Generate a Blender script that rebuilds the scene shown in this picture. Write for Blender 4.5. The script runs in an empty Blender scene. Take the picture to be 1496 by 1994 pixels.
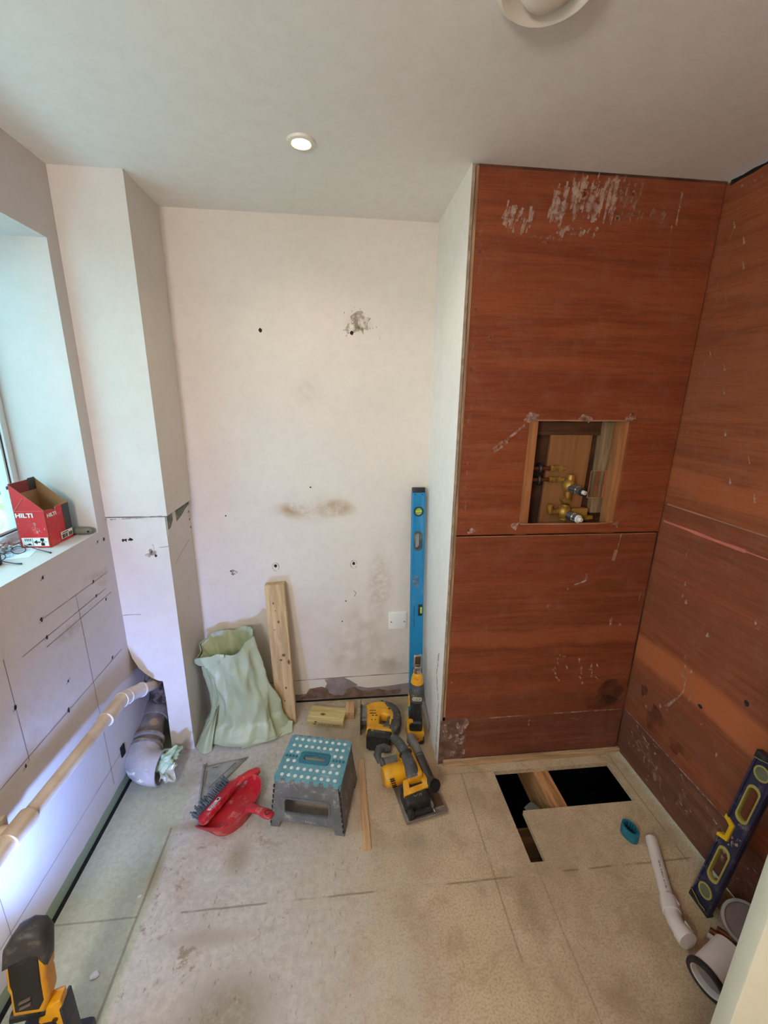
import bpy, bmesh, math, random
from mathutils import Vector, Matrix, noise
random.seed(7)
PI = math.pi
C = bpy.context.scene.collection
SC = bpy.context.scene

# ------------------------------------------------------------------ camera
CAM_H, PITCH, ROLL, YAW = 1.6685, 0.2666, 0.0138, 0.1064
fw = Vector((math.sin(YAW)*math.cos(PITCH), math.cos(YAW)*math.cos(PITCH), -math.sin(PITCH)))
rt = Vector((math.cos(YAW), -math.sin(YAW), 0)); up = rt.cross(fw)
cr, sr = math.cos(ROLL), math.sin(ROLL)
r2, u2 = cr*rt + sr*up, cr*up - sr*rt
cam = bpy.data.cameras.new('camera'); camo = bpy.data.objects.new('camera', cam); C.objects.link(camo)
m = Matrix((r2, u2, -fw)).transposed().to_4x4(); m.translation = (0, 0, CAM_H); camo.matrix_world = m
cam.sensor_fit = 'VERTICAL'; cam.sensor_height = 24.0; cam.lens = 815.8162/1994*24.0
cam.clip_start = 0.01; cam.clip_end = 100
SC.camera = camo

# ------------------------------------------------------------------ light, sky, exposure
vs = SC.view_settings
vs.view_transform = 'Standard'; vs.look = 'None'; vs.gamma = 1.0; vs.use_curve_mapping = False
vs.exposure = 0.42
SC.cycles.max_bounces = 10; SC.cycles.diffuse_bounces = 7
W = bpy.data.worlds.new('daylight'); SC.world = W; W.use_nodes = True
bg = W.node_tree.nodes['Background']; bg.inputs[0].default_value = (0.42, 0.82, 1.0, 1); bg.inputs[1].default_value = 3.5
LAMP_W = 7.0           # each ceiling downlight, the visible one and the added one
FILL_W = 305.0          # added unseen globe that lifts the room's brightness
WORK_W = 3.9            # the site work light on the floor
LAMP_COL = (1.0, 0.80, 0.60)
WORK_COL = (0.20, 0.38, 1.0)

# ------------------------------------------------------------------ dimensions of the room (metres)
H = 2.4                      # ceiling
XL, XW = -0.9555, -1.20      # left wall face, window plane
XP, DP = -0.727, 1.754       # boxed pipe column: right face, front face
D = 2.039                    # back wall
XQ, DQ = 0.437, 1.558        # stub wall of the shower: left face, front of plywood
XR = 1.34                    # right wall
YB = -1.5                    # wall behind the camera
WY0, WY1, ZS, ZT = 0.45, 1.683, 1.14, 2.165   # window opening

# ------------------------------------------------------------------ helpers: materials
def lin(c):
    return tuple((x/255/12.92 if x/255 <= .04045 else ((x/255+.055)/1.055)**2.4) for x in c) + (1,)
class NT:
    def __init__(s, name):
        s.m = bpy.data.materials.new(name); s.m.use_nodes = True
        s.t = s.m.node_tree; s.n = s.t.nodes; s.b = s.n['Principled BSDF']; s.out = s.n['Material Output']
        s.tc = s.n.new('ShaderNodeTexCoord')
    def link(s, a, b): s.t.links.new(a, b)
    def math(s, op, a, b=None, c=None, clamp=False):
        n = s.n.new('ShaderNodeMath'); n.operation = op; n.use_clamp = clamp
        for i, v in enumerate((a, b, c)):
            if v is None: continue
            if isinstance(v, (int, float)): n.inputs[i].default_value = v
            else: s.link(v, n.inputs[i])
        return n.outputs[0]
    def coords(s, scale=(1, 1, 1), loc=(0, 0, 0), kind='Object'):
        mp = s.n.new('ShaderNodeMapping'); s.link(s.tc.outputs[kind], mp.inputs[0])
        mp.inputs['Scale'].default_value = scale; mp.inputs['Location'].default_value = loc
        return mp.outputs[0]
    def noise(s, scale=5, detail=4, rough=.55, vec=None, dist=0):
        n = s.n.new('ShaderNodeTexNoise'); n.inputs['Scale'].default_value = scale
        n.inputs['Detail'].default_value = detail; n.inputs['Roughness'].default_value = rough
        n.inputs['Distortion'].default_value = dist
        s.link(vec if vec is not None else s.tc.outputs['Object'], n.inputs['Vector'])
        return n.outputs['Fac']
    def ramp(s, v, lo, hi):
        n = s.n.new('ShaderNodeMapRange'); n.interpolation_type = 'SMOOTHSTEP'
        s.link(v, n.inputs[0]); n.inputs[1].default_value = lo; n.inputs[2].default_value = hi
        return n.outputs[0]
    def cramp(s, v, stops):
        n = s.n.new('ShaderNodeValToRGB'); s.link(v, n.inputs[0]); e = n.color_ramp.elements
        while len(e) < len(stops): e.new(.5)
        for el, (p, c) in zip(e, stops): el.position = p; el.color = lin(c)
        return n.outputs[0]
    def mix(s, f, a, b):
        n = s.n.new('ShaderNodeMix'); n.data_type = 'RGBA'
        for i, v in ((0, f), (6, a), (7, b)):
            if isinstance(v, (int, float)): n.inputs[i].default_value = v
            elif isinstance(v, tuple): n.inputs[i].default_value = v
            else: s.link(v, n.inputs[i])
        return n.outputs[2]
    def sep(s):
        n = s.n.new('ShaderNodeSeparateXYZ'); s.link(s.tc.outputs['Object'], n.inputs[0]); return n.outputs
    def blob(s, c, r, soft=.5):         # 1 inside an ellipsoid, fading out
        sc = tuple(1/x for x in r); v = s.coords(sc, tuple(-a*b for a, b in zip(c, sc)))
        n = s.n.new('ShaderNodeVectorMath'); n.operation = 'LENGTH'; s.link(v, n.inputs[0])
        mr = s.n.new('ShaderNodeMapRange'); mr.interpolation_type = 'SMOOTHSTEP'; s.link(n.outputs['Value'], mr.inputs[0])
        mr.inputs[1].default_value = 1; mr.inputs[2].default_value = soft; mr.inputs[3].default_value = 0; mr.inputs[4].default_value = 1
        return mr.outputs[0]
    def bump(s, h, strength=.2, dist=.002):
        n = s.n.new('ShaderNodeBump'); n.inputs['Strength'].default_value = strength; n.inputs['Distance'].default_value = dist
        s.link(h, n.inputs['Height']); s.link(n.outputs[0], s.b.inputs['Normal'])
    def col(s, v): s.link(v, s.b.inputs['Base Color'])

def mat(name, c, rough=.5, metal=0, var=.10, scale=9, bump=0, bscale=60, c2=None, dust=0, spec=.5, alpha=1, trans=0):
    k = NT(name); base = lin(c)
    dark = lin(c2) if c2 else tuple(x*(1-var*2) for x in base[:3]) + (1,)
    f = k.ramp(k.noise(scale, 5), .38, .66)
    col = k.mix(f, dark if c2 is None else dark, base)
    if dust: col = k.mix(k.math('MULTIPLY', k.ramp(k.noise(bscale*.6, 6, .7), .52, .72), dust), col, lin((205, 195, 180)))
    k.col(col); k.b.inputs['Roughness'].default_value = rough; k.b.inputs['Metallic'].default_value = metal
    k.b.inputs['Specular IOR Level'].default_value = spec
    if alpha < 1: k.b.inputs['Alpha'].default_value = alpha
    if trans: k.b.inputs['Transmission Weight'].default_value = trans
    if bump: k.bump(k.noise(bscale, 4), bump)
    return k.m

def emit(name, c, s):
    k = NT(name); k.col(k.mix(0.0, lin(c), lin(c))); k.b.inputs['Emission Color'].default_value = lin(c); k.b.inputs['Emission Strength'].default_value = s
    return k.m

def wood(name, a, b, axis=2, scale=1.0, rough=.65, knots=()):
    k = NT(name); st = [14*scale]*3; st[axis] = 1.2*scale
    f = k.noise(3.2, 6, .6, k.coords(tuple(st)), .6)
    fine = k.noise(9, 3, .6, k.coords(tuple(x*3 for x in st)))
    col = k.mix(k.ramp(f, .35, .68), lin(b), lin(a))
    col = k.mix(k.math('MULTIPLY', k.ramp(fine, .5, .75), .35), col, lin(b))
    for c, r in knots: col = k.mix(k.blob(c, r, .3), col, lin((92, 58, 34)))
    k.col(col); k.b.inputs['Roughness'].default_value = rough; k.bump(f, .15)
    return k.m

def scuffmat(name, c, lo=.45, hi=.62, scale=70, op=.9, stretch=(1, 1, 1)):
    k = NT(name); k.col(k.mix(k.noise(40), lin(c), tuple(x*.85 for x in lin(c)[:3])+(1,))); k.b.inputs['Roughness'].default_value = .85
    a = k.math('MULTIPLY', k.ramp(k.noise(scale, 5, .6, k.coords(stretch)), lo, hi), op)
    k.link(a, k.b.inputs['Alpha'])
    return k.m

# ------------------------------------------------------------------ helpers: geometry
def rot(rx=0, ry=0, rz=0): return Matrix.Rotation(rz, 4, 'Z') @ Matrix.Rotation(ry, 4, 'Y') @ Matrix.Rotation(rx, 4, 'X')
def T(x, y, z): return Matrix.Translation((x, y, z))
def frame(p0, p1, side=None):             # matrix whose Z runs from p0 to p1
    p0 = Vector(p0); z = (Vector(p1)-p0).normalized()
    s = Vector(side) if side else (Vector((1, 0, 0)) if abs(z.x) < .9 else Vector((0, 1, 0)))
    y = z.cross(s).normalized(); x = y.cross(z)
    M = Matrix((x, y, z)).transposed().to_4x4(); M.translation = p0; return M

class MB:
    def __init__(s): s.bm = bmesh.new()
    def _add(s, verts, faces, mi=0, M=None):
        vs_ = [s.bm.verts.new(M @ Vector(v) if M else v) for v in verts]; out = []
        for f in faces:
            try: fc = s.bm.faces.new([vs_[i] for i in f]); fc.material_index = mi; out.append(fc)
            except ValueError: pass
        return vs_, out
    def box(s, c, size, M=None, bev=0, mi=0, seg=2):
        b = bmesh.new(); bmesh.ops.create_cube(b, size=1)
        for v in b.verts: v.co = Vector((v.co.x*size[0]+c[0], v.co.y*size[1]+c[1], v.co.z*size[2]+c[2]))
        if bev: bmesh.ops.bevel(b, geom=list(b.edges), offset=min(bev, min(size)*.49), segments=seg, affect='EDGES', profile=.6)
        return s.take(b, M, mi)
    def take(s, b, M=None, mi=0):
        if M: b.transform(M)
        b.verts.index_update()
        r = s._add([v.co.copy() for v in b.verts], [[v.index for v in f.verts] for f in b.faces], mi); b.free(); return s
    def tube(s, pts, r, seg=20, cap=True, mi=0, M=None, flat=1.0, side=None):
        pts = [Vector(p) for p in pts]; n = len(pts); rs = r if isinstance(r, (list, tuple)) else [r]*n
        tan = [((pts[min(i+1, n-1)]-pts[max(i-1, 0)]).normalized()) for i in range(n)]
        x = Vector(side) if side else (Vector((1, 0, 0)) if abs(tan[0].x) < .9 else Vector((0, 1, 0)))
        verts = []
        for i in range(n):
            t = tan[i]; x = (x - t*x.dot(t)).normalized(); y = t.cross(x)
            for k in range(seg):
                a = 2*PI*k/seg; verts.append(pts[i] + x*math.cos(a)*rs[i] + y*math.sin(a)*rs[i]*flat)
        faces = [[i*seg+k, i*seg+(k+1) % seg, (i+1)*seg+(k+1) % seg, (i+1)*seg+k] for i in range(n-1) for k in range(seg)]
        if cap: faces += [list(range(seg))[::-1], [(n-1)*seg+k for k in range(seg)]]
        s._add(verts, faces, mi, M); return s
    def cyl(s, p0, p1, r0, r1=None, seg=28, mi=0, M=None):
        return s.tube([p0, p1], [r0, r1 if r1 is not None else r0], seg, True, mi, M)
    def lathe(s, prof, M=None, seg=40, mi=0, close=False):      # profile of (r, z)
        n = len(prof); verts = []
        for r, z in prof:
            for k in range(seg): a = 2*PI*k/seg; verts.append((max(r, 1e-5)*math.cos(a), max(r, 1e-5)*math.sin(a), z))
        rng = n if close else n-1
        faces = [[i*seg+k, i*seg+(k+1) % seg, ((i+1) % n)*seg+(k+1) % seg, ((i+1) % n)*seg+k] for i in range(rng) for k in range(seg)]
        s._add(verts, faces, mi, M); return s
    def prism(s, outline, h, M=None, holes=(), bev=0, mi=0):    # 2D outline (x, y), thickness h centred on z = 0
        cu = bpy.data.curves.new('t', 'CURVE'); cu.dimensions = '2D'; cu.fill_mode = 'BOTH'
        cu.extrude = max(h/2-bev, 1e-5); cu.bevel_depth = bev; cu.bevel_resolution = 1
        for pl in [outline]+list(holes):
            sp = cu.splines.new('POLY'); sp.points.add(len(pl)-1); sp.use_cyclic_u = True
            for q, (x, y) in zip(sp.points, pl): q.co = (x, y, 0, 1)
        s._curve(cu, M, mi); return s
    def _curve(s, cu, M, mi):
        o = bpy.data.objects.new('t', cu); C.objects.link(o); bpy.context.view_layer.update()
        dg = bpy.context.evaluated_depsgraph_get(); me = bpy.data.meshes.new_from_object(o.evaluated_get(dg))
        b = bmesh.new(); b.from_mesh(me); bmesh.ops.remove_doubles(b, verts=list(b.verts), dist=1e-6)
        bmesh.ops.recalc_face_normals(b, faces=list(b.faces))
        s.take(b, M, mi); bpy.data.objects.remove(o); bpy.data.curves.remove(cu); bpy.data.meshes.remove(me)
    def text(s, body, size, M, ext=.0004, mi=0, xs=1.0, shear=0, bold=0):
        cu = bpy.data.curves.new('t', 'FONT'); cu.body = body; cu.size = size; cu.extrude = ext; cu.offset = bold
        cu.align_x = 'CENTER'; cu.align_y = 'CENTER'; cu.shear = shear
        s._curve(cu, M @ Matrix.Diagonal((xs, 1, 1, 1)), mi); return s
    def strip(s, pts, w, f, mi, jit=0.25, eps=.0006):           # thin mark lying on a surface; f(u, v, eps) -> xyz
        pts = [Vector(p) for p in pts]; out = []
        dense = [pts[0]]
        for a, b in zip(pts, pts[1:]):
            k = max(1, int((b-a).length/.04))
            dense += [a+(b-a)*(i/k) for i in range(1, k+1)]
        for i, p in enumerate(dense):
            t = (dense[min(i+1, len(dense)-1)]-dense[max(i-1, 0)]).normalized(); nrm = Vector((-t.y, t.x))
            ww = w/2*(1+random.uniform(-jit, jit)); out.append((f(*(p+nrm*ww), eps), f(*(p-nrm*ww), eps)))
        v = [q for pr in out for q in pr]
        s._add(v, [[2*i, 2*i+2, 2*i+3, 2*i+1] for i in range(len(out)-1)], mi); return s
    def patch(s, c, ru, rv, f, mi, n=18, jit=.3, eps=.0006):
        ph = random.uniform(0, 9); v = []
        for k in range(n):
            a = 2*PI*k/n; q = 1+jit*(noise.noise(Vector((math.cos(a)*1.7+ph, math.sin(a)*1.7, ph)))*1.6)+random.uniform(-jit, jit)*.25
            v.append(f(c[0]+ru*q*math.cos(a), c[1]+rv*q*math.sin(a), eps))
        s._add(v+[f(c[0], c[1], eps)], [[k, (k+1) % n, n] for k in range(n)], mi); return s
    def poly(s, pts, f, mi, eps=.0006):
        s._add([f(u, v, eps) for u, v in pts], [list(range(len(pts)))], mi); return s
    def grid(s, us, vs_, holes, f, th, mi=0):                   # slab with rectangular openings; f(u, v, depth) -> xyz
        nu, nv = len(us)-1, len(vs_)-1
        solid = lambda i, j: 0 <= i < nu and 0 <= j < nv and (i, j) not in holes
        top = {}; bot = {}
        def vt(i, j, dct, dep):
            if (i, j) not in dct: dct[(i, j)] = s.bm.verts.new(f(us[i], vs_[j], dep))
            return dct[(i, j)]
        for i in range(nu):
            for j in range(nv):
                if not solid(i, j): continue
                q = [(i, j), (i+1, j), (i+1, j+1), (i, j+1)]
                fs = [[vt(a, b, top, 0) for a, b in q], [vt(a, b, bot, th) for a, b in q[::-1]]]
                for (di, dj), (a, b) in zip(((0, -1), (1, 0), (0, 1), (-1, 0)), ((0, 1), (1, 2), (2, 3), (3, 0))):
                    if not solid(i+di, j+dj):
                        fs.append([vt(*q[b], top, 0), vt(*q[a], top, 0), vt(*q[a], bot, th), vt(*q[b], bot, th)])
                for x in fs: s.bm.faces.new(x).material_index = mi
        return s
    def build(s, name, mats, parent=None, smooth=True, ang=38, normals=True, M=None):
        bm = s.bm
        if normals: bmesh.ops.recalc_face_normals(bm, faces=list(bm.faces))
        if smooth:
            for f in bm.faces: f.smooth = True
            for e in bm.edges:
                if len(e.link_faces) != 2 or e.calc_face_angle(0) > math.radians(ang): e.smooth = False
        me = bpy.data.meshes.new(name); bm.to_mesh(me); bm.free()
        for x in (mats if isinstance(mats, (list, tuple)) else [mats]): me.materials.append(x)
        o = bpy.data.objects.new(name, me); C.objects.link(o)
        if parent: o.parent = parent
        if M: o.matrix_local = M
        return o
def tag(o, label, cat, group=None):
    o['label'] = label; o['category'] = cat
    if group: o['group'] = group
    return o
def thing(name, label, cat, loc=(0, 0, 0), rz=0, group=None, M=None):
    o = bpy.data.objects.new(name, None); C.objects.link(o); o.empty_display_size = .05
    if M: o.matrix_world = M
    else: o.location = loc; o.rotation_euler = (0, 0, rz)
    return tag(o, label, cat, group)
def struct(o): o['kind'] = 'structure'; return o
def rrect(w, h, r, n=5, cx=0, cy=0):
    out = []
    for sx, sy, a0 in ((1, 1, 0), (-1, 1, 90), (-1, -1, 180), (1, -1, 270)):
        for k in range(n+1):
            a = math.radians(a0+90*k/n); out.append((cx+sx*(w/2-r)+r*math.cos(a), cy+sy*(h/2-r)+r*math.sin(a)))
    return out
def circ(r, n=24, cx=0, cy=0, ry=None): return [(cx+r*math.cos(2*PI*k/n), cy+(ry or r)*math.sin(2*PI*k/n)) for k in range(n)]
# ================================================================== THE SETTING
PAINT = (216, 209, 203)
def plaster(name, c=PAINT, extra=None, var=.05):
    k = NT(name); f = k.ramp(k.noise(3.0, 6, .6), .3, .7); g = k.ramp(k.noise(22, 5, .65), .35, .75)
    col = k.mix(f, tuple(x*(1-var) for x in lin(c)[:3])+(1,), lin(c))
    col = k.mix(k.math('MULTIPLY', g, .10), col, lin((170, 158, 142)))
    if extra: col = extra(k, col)
    k.col(col); k.b.inputs['Roughness'].default_value = .7; k.b.inputs['Specular IOR Level'].default_value = .3
    k.bump(k.noise(90, 5, .6), .12, .001)
    return k.m
def rgb4(c): return lin(c)
# --- back wall: brown heater stains, damp patches, an old adhesive smear
def back_extra(k, col):
    n = k.ramp(k.noise(30, 6, .7), .25, .7); n2 = k.ramp(k.noise(9, 5, .6), .3, .65)
    for c, r, s_, cc in (((-.225, D, 1.128), (.13, 1, .055), .95, (160, 118, 68)), ((-.03, D, 1.13), (.13, 1, .06), .95, (160, 118, 68)),
                         ((-.12, D, 1.13), (.27, 1, .10), .45, (176, 158, 124)),
                         ((.20, D, .70), (.10, 1, .30), .42, (140, 118, 84)), ((.13, D, .38), (.20, 1, .28), .35, (146, 124, 96)),
                         ((.27, D, .22), (.14, 1, .10), .5, (128, 112, 84)), ((.02, D, .25), (.2, 1, .15), .25, (150, 130, 100)),
                         ((-.05, D, .5), (.35, 1, .35), .18, (160, 140, 112)),
                         ((-.15, D, 1.69), (.10, 1, .08), .22, (160, 145, 130)), ((.09, D, 1.99), (.085, 1, .06), .45, (150, 132, 112))):
        k_ = k.math('MULTIPLY', k.blob(c, r, .1), s_); k_ = k.math('MULTIPLY', k_, n if r[0] < .13 else n2); col = k.mix(k_, col, lin(cc))
    return col
M_back = plaster('back wall paint', (222, 213, 203), back_extra)
M_white = plaster('matt white paint')
M_ceil = plaster('ceiling paint', (228, 225, 220), var=.02)
def left_extra(k, col):
    sp = k.sep(); edge = k.math('ADD', k.math('MULTIPLY', k.noise(6), .03), .045)
    g = k.math('LESS_THAN', sp[2], edge)
    col = k.mix(g, col, lin((142, 156, 128)))
    n = k.ramp(k.noise(18, 6, .7), .35, .65)
    for c, r, s_, cc in (((XL, 1.66, .96), (1, .06, .05), .6, (150, 110, 60)), ((XL, 1.42, .86), (1, .12, .04), .55, (158, 134, 96)),
                         ((XL, 1.60, .99), (1, .1, .03), .4, (150, 118, 80)), ((XL, 1.18, .70), (1, .3, .2), .25, (160, 145, 130))):
        col = k.mix(k.math('MULTIPLY', k.math('MULTIPLY', k.blob(c, r, .1), s_), n), col, lin(cc))
    return col
M_left = plaster('left wall paint', (208, 200, 196), left_extra)
M_line = mat('pencil and grout lines', (128, 110, 98), .9)
M_hole = mat('dark screw hole', (44, 36, 30), .95)
M_smear = scuffmat('plaster smear', (206, 176, 158), .34, .62, 55, .62)
M_smear_f = scuffmat('faint plaster smear', (190, 148, 126), .42, .68, 45, .42)
M_chip = scuffmat('chipped plaster', (166, 146, 130), .36, .60, 60, .85)
M_mauve = mat('mauve grey old paint', (150, 136, 136), .8, var=.12, scale=20)
M_bare = mat('bare brown plaster', (132, 104, 86), .9, var=.2, scale=25)
M_gap = mat('dark gap', (14, 11, 10), .95)
fl = lambda u, v, e=0: Vector((XL+e, u, v)); fb = lambda u, v, e=0: Vector((u, D-e, v))
fq = lambda u, v, e=0: Vector((u, DQ-e, v)); fr = lambda u, v, e=0: Vector((XR-e, u, v))
ff = lambda u, v, e=0: Vector((u, v, e)); fp = lambda u, v, e=0: Vector((u, DP-e, v)); fs = lambda u, v, e=0: Vector((XP+e, u, v))

# --- left wall with the window opening; old grout and pencil lines, plug holes
b = MB()
b.grid([YB, WY0, WY1, D+.1], [.012, ZS, ZT, H], {(1, 1)}, lambda u, v, d_: Vector((XL-d_, u, v)), XL-XW+.045)
for a, c in (((1.30, .97), (1.685, .964)), ((1.20, .905), (1.668, .905)), ((1.30, .873), (1.70, .874)), ((.5, .60), (1.706, .60)), ((.62, .18), (1.6, .18))):
    b.strip([a, c], .0022, fl, 1)
for a, c in (((1.484, .967), (1.49, .10)), ((1.136, .94), (1.136, .588)), ((.94, .60), (.94, .1))): b.strip([a, c], .0020, fl, 1)
for y, z, r in ((1.347, 1.097, .008), (1.303, .971, .010), (1.597, .968, .008), (1.309, .904, .009), (1.598, .907, .008), (1.655, .863, .008), (1.668, 1.106, .006),
                (1.712, 1.102, .009), (1.63, .609, .009), (1.334, .602, .012), (1.136, .78, .010), (1.12, .584, .008), (1.36, .70, .006), (1.02, .62, .007)):
    b.patch((y, z), r*.55, r*.8, fl, 2, 9)
    b.strip([(y-.012, z-.007), (y+.012, z+.005)], .003, fl, 3)
b.box((XL+.002, 1.583, .181), (.006, .028, .05), mi=4)
struct(b.build('wall_left', [M_left, M_line, M_hole, M_chip, M_gap], smooth=False))
# --- back wall
b = MB()
b.box(((XP+XQ)/2-.15, D+.05, H/2+.006), (XQ-XP+.5, .10, H-.012))
for x, z in ((-.342, 1.948), (.06, 1.948), (-.336, .831), (.063, .833)): b.patch((x, z), .008, .009, fb, 1, 10, .1)
for x, z in ((-.146, 1.239), (-.56, 1.10), (-.56, .81), (-.55, .79), (.02, .62), (.0, .50)): b.patch((x, z), .004, .004, fb, 1, 7, .3)
for x, z in ((-.336, .826), (.063, .829)):
    b.strip([(x+.017*math.cos(a*PI/8), z+.022*math.sin(a*PI/8)) for a in range(17)], .003, fb, 2, eps=.0008)
for x, z, ru, rv in ((.073, 2.0, .013, .03), (.11, 1.97, .008, .018), (-.545, .80, .02, .012)): b.patch((x, z), ru, rv, fb, 2, 14, .5)
for x, z, ru, rv in ((.085, 1.985, .045, .045), (.11, 1.98, .03, .03)): b.patch((x, z), ru, rv, fb, 8, 16, .5, .0004)
for a in range(16):
    x = .09+random.gauss(0, .035); z = 1.985+random.gauss(0, .03); b.patch((x, z), .003, .004, fb, 8, 7, .5)
for pts in ([(-.75, .128), (-.24, .143), (.05, .15), (.437, .155)], ): b.strip(pts, .004, fb, 3, .5)
b.strip([(.06, .68), (.075, .665), (.065, .645)], .003, fb, 3)
b.poly([(-.72, .012), (-.72, .07), (-.45, .085), (-.25, .05), (-.15, .06), (-.11, .075), (-.08, .135), (-.02, .14), (.04, .115), (.08, .085), (.14, .07), (.25, .075), (.437, .095), (.437, .012)], fb, 4)
b.poly([(-.105, .14), (.0, .148), (.035, .13), (.08, .095), (.06, .07), (-.07, .07)], fb, 4, .0007)
b.poly([(-.24, .022), (-.21, .05), (-.19, .085), (-.12, .095), (-.09, .08), (-.08, .05), (-.05, .035), (.0, .032), (.02, .07), (.06, .085), (.09, .06), (.15, .05), (.2, .06), (.25, .045), (.33, .05), (.32, .018), (.1, .012), (-.1, .014)], fb, 5, .001)
b.strip([(-.05, .145), (-.04, .10)], .012, fb, 6, .5, .0012)
b.box((-.14, D-.001, .005), (1.15, .004, .010), mi=7)
struct(b.build('wall_back', [M_back, M_hole, M_chip, M_line, M_mauve, M_bare, M_smear, M_gap, scuffmat('faint rough filler', (188, 174, 160), .40, .62, 45, .7)], smooth=False))
# --- boxed-in pipe column in the corner: front with a broken-out lower corner, side, wider upper casing
PZ = 1.178
b = MB(); fpoly = [(XP, 0), (XP, PZ), (XL, PZ), (XL, .575), (-.945, .52), (-.925, .47), (-.900, .437), (-.868, .408), (-.845, .395), (-.829, .393), (-.826, .30), (-.829, .15), (-.831, 0)]
b.prism([(x, z) for x, z in fpoly], .012, T(0, DP+.006, 0) @ rot(PI/2), mi=0)
b.box((XP-.006, (DP+.012+D)/2, PZ/2), (.012, D-DP-.012, PZ-.006))
b.box(((XL+XP+.012)/2, (DP-.006+D)/2, (PZ+.006+H)/2), (XP+.012-XL, D-DP+.006, H-PZ-.006))
b.strip([(XL, 1.172), (-.90, 1.176), (-.84, 1.178), (-.78, 1.183), (-.735, 1.184)], .006, fp, 3, .6, .0085)
b.strip([(-.955, .735), (-.93, .737), (-.90, .738), (-.88, .736)], .002, fp, 1, .3)
b.strip([(-.765, 1.045), (-.727, 1.05)], .002, fp, 1); b.strip([(-.790, 1.06), (-.786, 1.04)], .005, fp, 3)
for x, z, r in ((-.904, 1.081, .006), (-.893, 1.082, .006), (-.871, 1.084, .007), (-.880, 1.082, .004), (-.800, 1.03, .010), (-.790, 1.022, .012), (-.805, 1.015, .008), (-.783, 1.01, .006)): b.patch((x, z), r, r, fp, 3 if r > .0075 else 2, 9, .4)
b.patch((-.815, 1.012), .012, .008, fp, 4, 9, .4, .001)
b.poly([(-.84, .45), (-.80, .48), (-.745, .475), (-.735, .44), (-.77, .425), (-.82, .43)], fp, 0, .0008)
# missing render along the crack on the side
b.poly([(1.765, 1.178), (1.765, 1.115), (1.80, 1.12), (1.83, 1.145), (1.83, 1.178)], fs, 5)
b.poly([(1.865, 1.178), (1.872, 1.125), (1.93, 1.135), (1.975, 1.15), (2.036, 1.165), (2.036, 1.178)], fs, 5)
b.poly([(1.752, 1.178), (1.752, 1.10), (1.764, 1.10), (1.764, 1.178)], fs, 6, .0035)
b.strip([(1.80, .95), (1.9, .98), (2.0, 1.0)], .002, fs, 1)
for i in range(3): b.patch((2.02+.004*i, 1.13-.04*i), .006, .006, fs, 2, 7)
M_greyfill = mat('grey green render', (128, 132, 118), .9, var=.2, scale=30)
M_trimw = mat('white pvc trim', (232, 232, 226), .35, var=.02)
struct(b.build('wall_column', [M_white, M_line, M_hole, M_chip, M_smear, M_greyfill, M_trimw], smooth=False))
# rough masonry seen inside the broken-out corner
b = MB(); M_rub = mat('rubble', (120, 102, 92), .95, c2=(46, 38, 34), scale=28, bump=.8, bscale=50)
b.box((-.845, D-.03, .33), (.21, .05, .60))
for i in range(16):
    x, y, z = random.uniform(-.95, -.87), random.uniform(1.86, 2.0), random.uniform(.18, .52); s_ = random.uniform(.03, .07)
    q = bmesh.new(); bmesh.ops.create_icosphere(q, subdivisions=2, radius=s_)
    for v in q.verts: v.co *= 1+.5*noise.noise(v.co*30+Vector((i, 0, 0)))
    b.take(q, T(x, y, z))
o = b.build('trim_1', M_rub); o['kind'] = 'structure'
# --- stub wall beside the shower (left face painted, raw board edges at the front)
M_boardedge = mat('raw plasterboard edge', (172, 150, 130), .95, c2=(146, 124, 106), scale=30, bump=.4)
M_ply = None
b = MB()
b.box((XQ+.0055, (DQ+D)/2, H/2), (.011, D-DQ, H))
b.grid([DQ-.0005, DQ+.002], [0, H], set(), lambda u, v, d_: Vector((XQ+.0005+d_, u, v)), .010, 1)
b.strip([(1.60, .012), (1.60, .30), (1.66, .42), (1.64, .55)], .02, lambda u, v, e=0: Vector((XQ-e, u, v)), 2, .4)
b.strip([(1.75, .0), (1.75, .05), (1.9, .10), (2.0, .12)], .04, lambda u, v, e=0: Vector((XQ-e, u, v)), 2, .4)
struct(b.build('wall_partition', [plaster('stub wall paint', (238, 232, 224)), M_boardedge, M_smear], smooth=False))
b = MB(); b.box((XQ+.0185, DQ+.035, 1.33), (.010, .07, H-.27)); b.box((XQ+.0122, DQ+.04, 1.33), (.0018, .07, H-.27), mi=1)
for i in range(9): b.box((XQ+.006, DQ-.0006, .35+i*.21+random.uniform(-.05, .05)), (.011, .0012, random.uniform(.03, .12)), mi=2)
M_stud = wood('rough sawn timber', (176, 140, 104), (120, 88, 60), 2)
struct(b.build('trim_2', [M_stud, M_gap, M_boardedge], smooth=False))

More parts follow.
